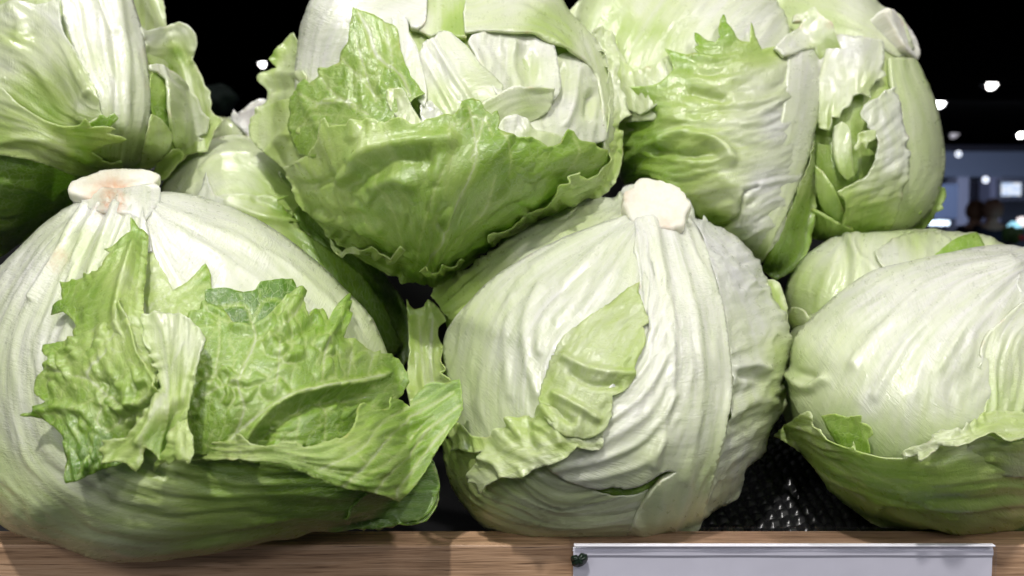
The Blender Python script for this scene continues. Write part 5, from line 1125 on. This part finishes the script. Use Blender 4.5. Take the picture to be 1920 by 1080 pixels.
# scrap of dark leaf stuck on the card
ol = outline([(1071, 1044), (1080, 1041), (1084, 1046), (1090, 1038), (1100, 1040), (1101, 1048), (1094, 1058), (1082, 1062), (1073, 1058)], 77, step=2, edge_rag=1.0)
cen = ol.mean(0)
bm = bmesh.new()
def pt(px, py, y):
    return Vector((px_x(px, py, y), y, pz(py, y)))
top = [bm.verts.new(pt(a, b, CY - 0.0026 - 0.0006 * math.sin(i * .7))) for i, (a, b) in enumerate(ol)]
mid = [bm.verts.new(pt(*(cen + (np.array(q) - cen) * 0.5), CY - 0.0040 - 0.0006 * math.cos(i * .9))) for i, q in enumerate(ol)]
cv_ = bm.verts.new(pt(cen[0], cen[1], CY - 0.0036))
for i in range(len(top)):
    j = (i + 1) % len(top)
    bm.faces.new((top[i], top[j], mid[j], mid[i])); bm.faces.new((mid[i], mid[j], cv_))
me = bpy.data.meshes.new('leaf_scrap'); bm.to_mesh(me); bm.free()
for p in me.polygons: p.use_smooth = True
sc_ = link('leaf_scrap', me, None, simple_mat('dark_leaf_scrap', (0.012, 0.025, 0.014), 0.3, nscale=300, namp=.5))
sc_.modifiers.new('t', 'SOLIDIFY').thickness = 0.0004
tag(sc_, 'tiny curled dark scrap of leaf stuck to the corner of the lilac card', 'leaf scrap')

# ================================================================== the shop behind, out of focus
CEIL = 4.0
floor = link('floor', box_mesh('floor', -30, 30, -6, 40, -0.1, 0.0), None, simple_mat('shop_floor', (0.10, 0.10, 0.11), 0.4, nscale=1.5, namp=.1)); floor['kind'] = 'structure'
ceil = link('ceiling', box_mesh('ceiling', -30, 30, 4.0, 26.0, CEIL, CEIL + 0.2), None, simple_mat('black_ceiling', (0.003, 0.003, 0.003), 1.0, 0.0)); ceil['kind'] = 'structure'
wall = link('wall_back', box_mesh('wall_back', -30, 30, 27.0, 27.2, 0.0, 8.0), None, simple_mat('dim_back_wall', (0.16, 0.19, 0.28), 0.8, nscale=.4, namp=.15)); wall['kind'] = 'structure'

def at(px, py, dist):
    v = to3(np.array([px], float), np.array([py], float), np.array([1.0]))[0] - CAM
    k = dist / v[1]
    return Vector(CAM + v * k)
def at_ceiling(px, py, z=CEIL):
    v = to3(np.array([px], float), np.array([py], float), np.array([1.0]))[0] - CAM
    k = (z - CAMZ) / v[2]
    return Vector(CAM + v * k)
M_LENS = simple_mat('lamp_lens', (0.9, 0.9, 0.9), 0.3, emit=(1, 0.98, 0.95), estr=9.0)
M_LENS2 = simple_mat('lamp_lens_bright', (0.9, 0.9, 0.9), 0.3, emit=(1, 0.98, 0.95), estr=40.0)
M_LENS3 = simple_mat('lamp_lens_dim', (0.9, 0.9, 0.9), 0.3, emit=(1, 0.9, 0.95), estr=0.25)
M_HOUS = simple_mat('lamp_housing', (0.01, 0.01, 0.01), 0.5)
def lathe(prof, n=24):
    V = []; Fc = []
    for (r, z) in prof:
        for i in range(n):
            a = 2 * math.pi * i / n
            V.append((r * math.cos(a), r * math.sin(a), z))
    for j in range(len(prof) - 1):
        for i in range(n):
            Fc.append((j * n + i, j * n + (i + 1) % n, (j + 1) * n + (i + 1) % n, (j + 1) * n + i))
    return V, Fc
def downlight(px, py, rad, lens, label, z=CEIL, aim=(0.35, -0.9, -0.75)):
    p = at_ceiling(px, py, z)
    r = empty('ceiling_spotlight', p)
    tag(r, label, 'spotlight', 'spotlights on the black shop ceiling')
    q = Vector(aim).to_track_quat('Z', 'Y').to_matrix().to_4x4()
    V, Fc = lathe([(rad * .3, -rad * 2.2), (rad * 1.05, -rad * 2.0), (rad * 1.12, 0.0), (rad * 1.02, 0.0), (rad * 1.0, -0.02)])
    V = [tuple(p + (q @ Vector(v))) for v in V]
    me = bpy.data.meshes.new('housing'); me.from_pydata(V, [], Fc)
    link('housing', me, r, M_HOUS)
    V, Fc = lathe([(rad * 0.001, 0.0), (rad * .6, -0.004), (rad, -0.015)])
    V = [tuple(p + (q @ Vector(v))) for v in V]
    me = bpy.data.meshes.new('lens'); me.from_pydata(V, [], Fc)
    link('lens', me, r, lens)
    V, Fc = lathe([(rad * .12, 0.0), (rad * .12, 0.5)], 8)
    V = [tuple(p + Vector((0, 0, rad)) + Vector(v)) for v in V]
    me = bpy.data.meshes.new('mount'); me.from_pydata(V, [], Fc)
    link('mount', me, r, M_HOUS)
    return r
downlight(490, 117, 0.085, M_LENS, 'lone ceiling spotlight glowing in the dark gap beside the upper middle lettuce', aim=(-0.5, -0.9, -0.45))
downlight(1862, 156, 0.125, M_LENS, 'highest of the two oval ceiling spotlights at the right', aim=(0.25, -1, -0.55))
downlight(1764, 191, 0.135, M_LENS, 'oval ceiling spotlight nearest the upper right lettuce', aim=(0.25, -1, -0.55))
downlight(1918, 250, 0.14, M_LENS2, 'brightest ceiling spotlight, cut by the right edge of the picture')
downlight(1792, 250, 0.16, M_LENS3, 'faint unlit-looking ceiling fitting below the oval spotlights')
# bulkhead (pale fascia), lower wall zones, screen
def slab(name, pxa, pya, pxb, pyb, dist, thick, mat, label=None, cat=None, kind=None, parent=None):
    a = at(pxa, pya, dist); b = at(pxb, pyb, dist)
    me = box_mesh(name, a.x, b.x, dist, dist + thick, min(a.z, b.z), max(a.z, b.z))
    o = link(name, me, parent, mat)
    if label: tag(o, label, cat)
    if kind: o['kind'] = kind
    return o
slab('fascia', 1500, 272, 2100, 283, 22.0, .4, simple_mat('dark_band', (0.03, 0.03, 0.05), 0.6), 'narrow dark band above the blue grey bulkhead at the right', 'fascia')
slab('bulkhead', 1500, 284, 2100, 332, 21.8, .6, simple_mat('blue_grey_paint', (0.22, 0.27, 0.40), 0.7, emit=(0.30, 0.36, 0.52), estr=0.0), 'pale blue grey bulkhead across the back of the shop at the right', 'bulkhead')
slab('pillar', 1795, 332, 1812, 520, 20.5, .5, simple_mat('pillar_paint', (0.28, 0.30, 0.42), 0.7), 'pale square pillar far back between the lettuce and the screen', 'pillar')
slab('pillar', 1858, 332, 1872, 520, 20.5, .5, simple_mat('pillar_paint2', (0.20, 0.21, 0.32), 0.7), 'dim square pillar far back just left of the screen', 'pillar')
slab('doorway', 1818, 340, 1850, 420, 21.5, .1, simple_mat('doorway_dark', (0.02, 0.02, 0.04), 0.7), 'dark doorway in the far wall between the pillars', 'doorway')
slab('cabinet', 1740, 345, 1795, 410, 19.0, .8, simple_mat('cabinet_blue', (0.08, 0.11, 0.19), 0.7), 'blue grey cabinet front far back beside the upper right lettuce', 'cabinet')
tvp = at(1895, 355, 17.0)
tv = empty('wall_screen', tvp)
tag(tv, 'glowing screen in black frame high on the far wall', 'screen')
slab('screen_frame', 1872, 334, 1922, 376, 17.03, .06, simple_mat('screen_black', (0.01, 0.012, 0.02), 0.4), parent=tv)
def scr_mat():
    t = NT('screen_picture')
    co = t.n('ShaderNodeTexCoord').outputs['Object']
    nz = t.noise(t.vscale(co, (6, 1, 14)), 1.0, 3, 0.6)
    col = t.ramp(nz, [(0.35, (0.25, 0.45, 0.85)), (0.5, (0.75, 0.85, 1.0)), (0.65, (1, 1, 1))])
    e = t.n('ShaderNodeEmission'); t.put(e.inputs[0], col); e.inputs[1].default_value = 1.0
    t.t.links.new(e.outputs[0], t.out.inputs[0]); return t.m
slab('display', 1879, 343, 1914, 367, 17.0, .02, scr_mat(), parent=tv)
# lit strip sign (unreadable, blurred) and small ring lamps
M_BLUE = simple_mat('blue_white_glow', (1, 1, 1), 0.4, emit=(0.7, 0.85, 1.0), estr=3.0)
sg = empty('lit_shelf_sign', at(1758, 418, 14.0)); tag(sg, 'blurred blue white lit lettering low beside the upper right lettuce', 'sign')
rs_ = np.random.RandomState(5)
xx = 1741
while xx < 1777:
    w_ = rs_.uniform(3, 5.5)
    slab('light_segment', xx, 414 + rs_.uniform(-1, 1), xx + w_, 422 + rs_.uniform(-1, 1), 14.0, .02, M_BLUE, parent=sg)
    xx += w_ + 1.6
slab('sign_backing', 1738, 411, 1780, 425, 14.03, .04, simple_mat('sign_black', (0.02, 0.025, 0.05), 0.5), parent=sg)
def ring_lamp(px, py, dist, r, label):
    p = at(px, py, dist)
    bm = bmesh.new()
    n, m = 20, 6; vs = []
    for i in range(n):
        a = 2 * math.pi * i / n; row = []
        for j in range(m):
            b = 2 * math.pi * j / m
            rr = r + r * .25 * math.cos(b)
            row.append(bm.verts.new(p + Vector((rr * math.cos(a), r * .25 * math.sin(b), rr * math.sin(a)))))
        vs.append(row)
    for i in range(n):
        for j in range(m):
            bm.faces.new((vs[i][j], vs[(i + 1) % n][j], vs[(i + 1) % n][(j + 1) % m], vs[i][(j + 1) % m]))
    me = bpy.data.meshes.new('ring_lamp'); bm.to_mesh(me); bm.free()
    o = link('ring_lamp', me, None, simple_mat('ring_glow', (1, 1, 1), 0.4, emit=(0.85, 0.9, 1), estr=2.2))
    tag(o, label, 'lamp', 'small round lamps at the back of the shop')
ring_lamp(1797, 289, 20, .055, 'small round lamp at the top edge of the blue grey bulkhead')
ring_lamp(1848, 337, 19, .055, 'small round lamp under the blue grey bulkhead')
# produce and packets beyond C
def blob(px, py, dist, r, mat, name, label, cat, sq=1.0, seed=0):
    p = at(px, py, dist)
    bm = bmesh.new(); bmesh.ops.create_icosphere(bm, subdivisions=3, radius=r)
    for v in bm.verts:
        k = 1 + 0.35 * float(perlin(np.array([v.co.x / r * 2 + seed]), np.array([v.co.z / r * 2 + v.co.y / r]), seed)[0])
        v.co = Vector((v.co.x * k, v.co.y * k, v.co.z * k * sq)) + p
    for f in bm.faces: f.smooth = True
    me = bpy.data.meshes.new(name); bm.to_mesh(me); bm.free()
    return tag(link(name, me, None, mat), label, cat)
blob(1898, 440, 3.2, .035, simple_mat('herb_green', (0.05, 0.12, 0.03), 0.6, nscale=60, namp=.6), 'green_herbs', 'dark green bunch of herbs blurred behind the domed lettuce', 'herbs', seed=3)
blob(1902, 428, 9.0, .07, simple_mat('cyan_glow', (0.5, 0.8, 0.9), 0.4, emit=(0.35, 0.75, 0.95), estr=1.3), 'display_lamp', 'pale cyan glowing lamp blurred behind the herbs', 'lamp', seed=4)
blob(1917, 416, 10.0, .06, simple_mat('white_glow', (0.9, 0.85, 0.85), 0.4, emit=(1, 0.9, 0.9), estr=1.5), 'display_lamp', 'small white lamp at the right edge above the herbs', 'lamp', seed=5)
blob(1916, 446, 3.0, .010, simple_mat('red_box', (0.5, 0.03, 0.05), 0.4), 'radish_bunch', 'red speck of produce at the right edge by the herbs', 'radishes', seed=6)
blob(412, 186, 1.6, .03, simple_mat('leaf_dark', (0.02, 0.04, 0.025), 0.5, nscale=90, namp=.6), 'herb_pot', 'barely visible dark leafy bunch in the black gap right of the upper left lettuce', 'herbs', seed=8)

# two shoppers, seen from behind
def person(px, py_head, dist, hair, coat, label, seed):
    hp = at(px, py_head, dist)          # centre of the head
    r = empty('person', (hp.x, hp.y, 0.0))
    tag(r, label, 'person', 'shoppers far behind the lettuces')
    X, Y, HZ = hp.x, hp.y, hp.z
    k = HZ / 1.60
    J = {'pel': (0, 0, .95, .15), 'bel': (0, 0, 1.10, .135), 'che': (0, 0, 1.30, .16), 'nek': (0, 0, 1.46, .058), 'he1': (0, -.01, 1.55, .085), 'he2': (0, -.01, 1.64, .095), 'he3': (0, 0, 1.70, .06)}
    E_ = [('pel', 'bel'), ('bel', 'che'), ('che', 'nek'), ('nek', 'he1'), ('he1', 'he2'), ('he2', 'he3')]
    for s_, sg_ in (('l', -1), ('r', 1)):
        J['sh' + s_] = (sg_ * .18, 0, 1.39, .065); J['el' + s_] = (sg_ * .23, .04, 1.12, .045); J['wr' + s_] = (sg_ * .21, .20, .98, .03); J['ha' + s_] = (sg_ * .20, .27, .97, .035)
        J['hi' + s_] = (sg_ * .10, 0, .90, .10); J['kn' + s_] = (sg_ * .11, .01, .50, .06); J['an' + s_] = (sg_ * .11, -.02, .09, .04); J['to' + s_] = (sg_ * .12, .14, .04, .035)
        E_ += [('che', 'sh' + s_), ('sh' + s_, 'el' + s_), ('el' + s_, 'wr' + s_), ('wr' + s_, 'ha' + s_), ('pel', 'hi' + s_), ('hi' + s_, 'kn' + s_), ('kn' + s_, 'an' + s_), ('an' + s_, 'to' + s_)]
    def skin(name, keys, mat, grow):
        ks = [q for q in J if q in keys]; ix = {q: i for i, q in enumerate(ks)}
        me = bpy.data.meshes.new(name)
        me.from_pydata([(X + J[q][0] * k, Y + J[q][1] * k, J[q][2] * k) for q in ks], [(ix[a], ix[b]) for a, b in E_ if a in ix and b in ix], [])
        o = link(name, me, r, mat)
        m = o.modifiers.new('skin', 'SKIN')
        for q in ks:
            sv = me.skin_vertices[0].data[ix[q]]; sv.radius = (J[q][3] * k * grow,) * 2
        me.skin_vertices[0].data[ix[ks[0]]].use_root = True
        o.modifiers.new('sub', 'SUBSURF').levels = 2
        o.modifiers['sub'].render_levels = 2
        return o
    skin('body', list(J), simple_mat('skin%d' % seed, (0.50, 0.30, 0.22), 0.5), 1.0)
    skin('coat', ['pel', 'bel', 'che', 'shl', 'ell', 'wrl', 'shr', 'elr', 'wrr'], simple_mat('coat%d' % seed, coat, 0.8), 1.18)
    skin('trousers', ['pel', 'hil', 'knl', 'anl', 'hir', 'knr', 'anr'], simple_mat('trouser%d' % seed, (0.02, 0.02, 0.03), 0.8), 1.12)
    bm = bmesh.new(); bmesh.ops.create_icosphere(bm, subdivisions=3, radius=0.118 * k)
    for v in bm.verts:
        nz = float(perlin(np.array([v.co.x * 40 + seed]), np.array([v.co.z * 40 + v.co.y * 20]), seed)[0])
        v.co = v.co * (1 + .08 * nz); v.co.z *= 1.15
        v.co += Vector((X, Y - .012 * k, 1.635 * k))
    for f in bm.faces: f.smooth = True
    me = bpy.data.meshes.new('hair'); bm.to_mesh(me); bm.free()
    link('hair', me, r, simple_mat('hair%d' % seed, hair, 0.6, nscale=60, namp=.3))
person(1828, 400, 9.5, (0.20, 0.10, 0.06), (0.010, 0.012, 0.03), 'shopper with reddish brown hair and dark coat, left of the far pair', 1)
person(1860, 398, 9.3, (0.34, 0.20, 0.15), (0.012, 0.012, 0.035), 'shopper with lighter brown hair and dark coat, right of the pair far behind', 2)
# area lamp added to light the far shop, apart from the modelled fittings
l_ = bpy.data.lights.new('far_fill_light', 'AREA'); l_.energy = 520; l_.size = 3.0; l_.color = (0.75, 0.83, 1.0)
lo_ = bpy.data.objects.new('far_fill_light', l_); COL.objects.link(lo_); lo_.location = (9.5, 16.0, 3.9); lo_.rotation_euler = (math.radians(25), 0, 0)
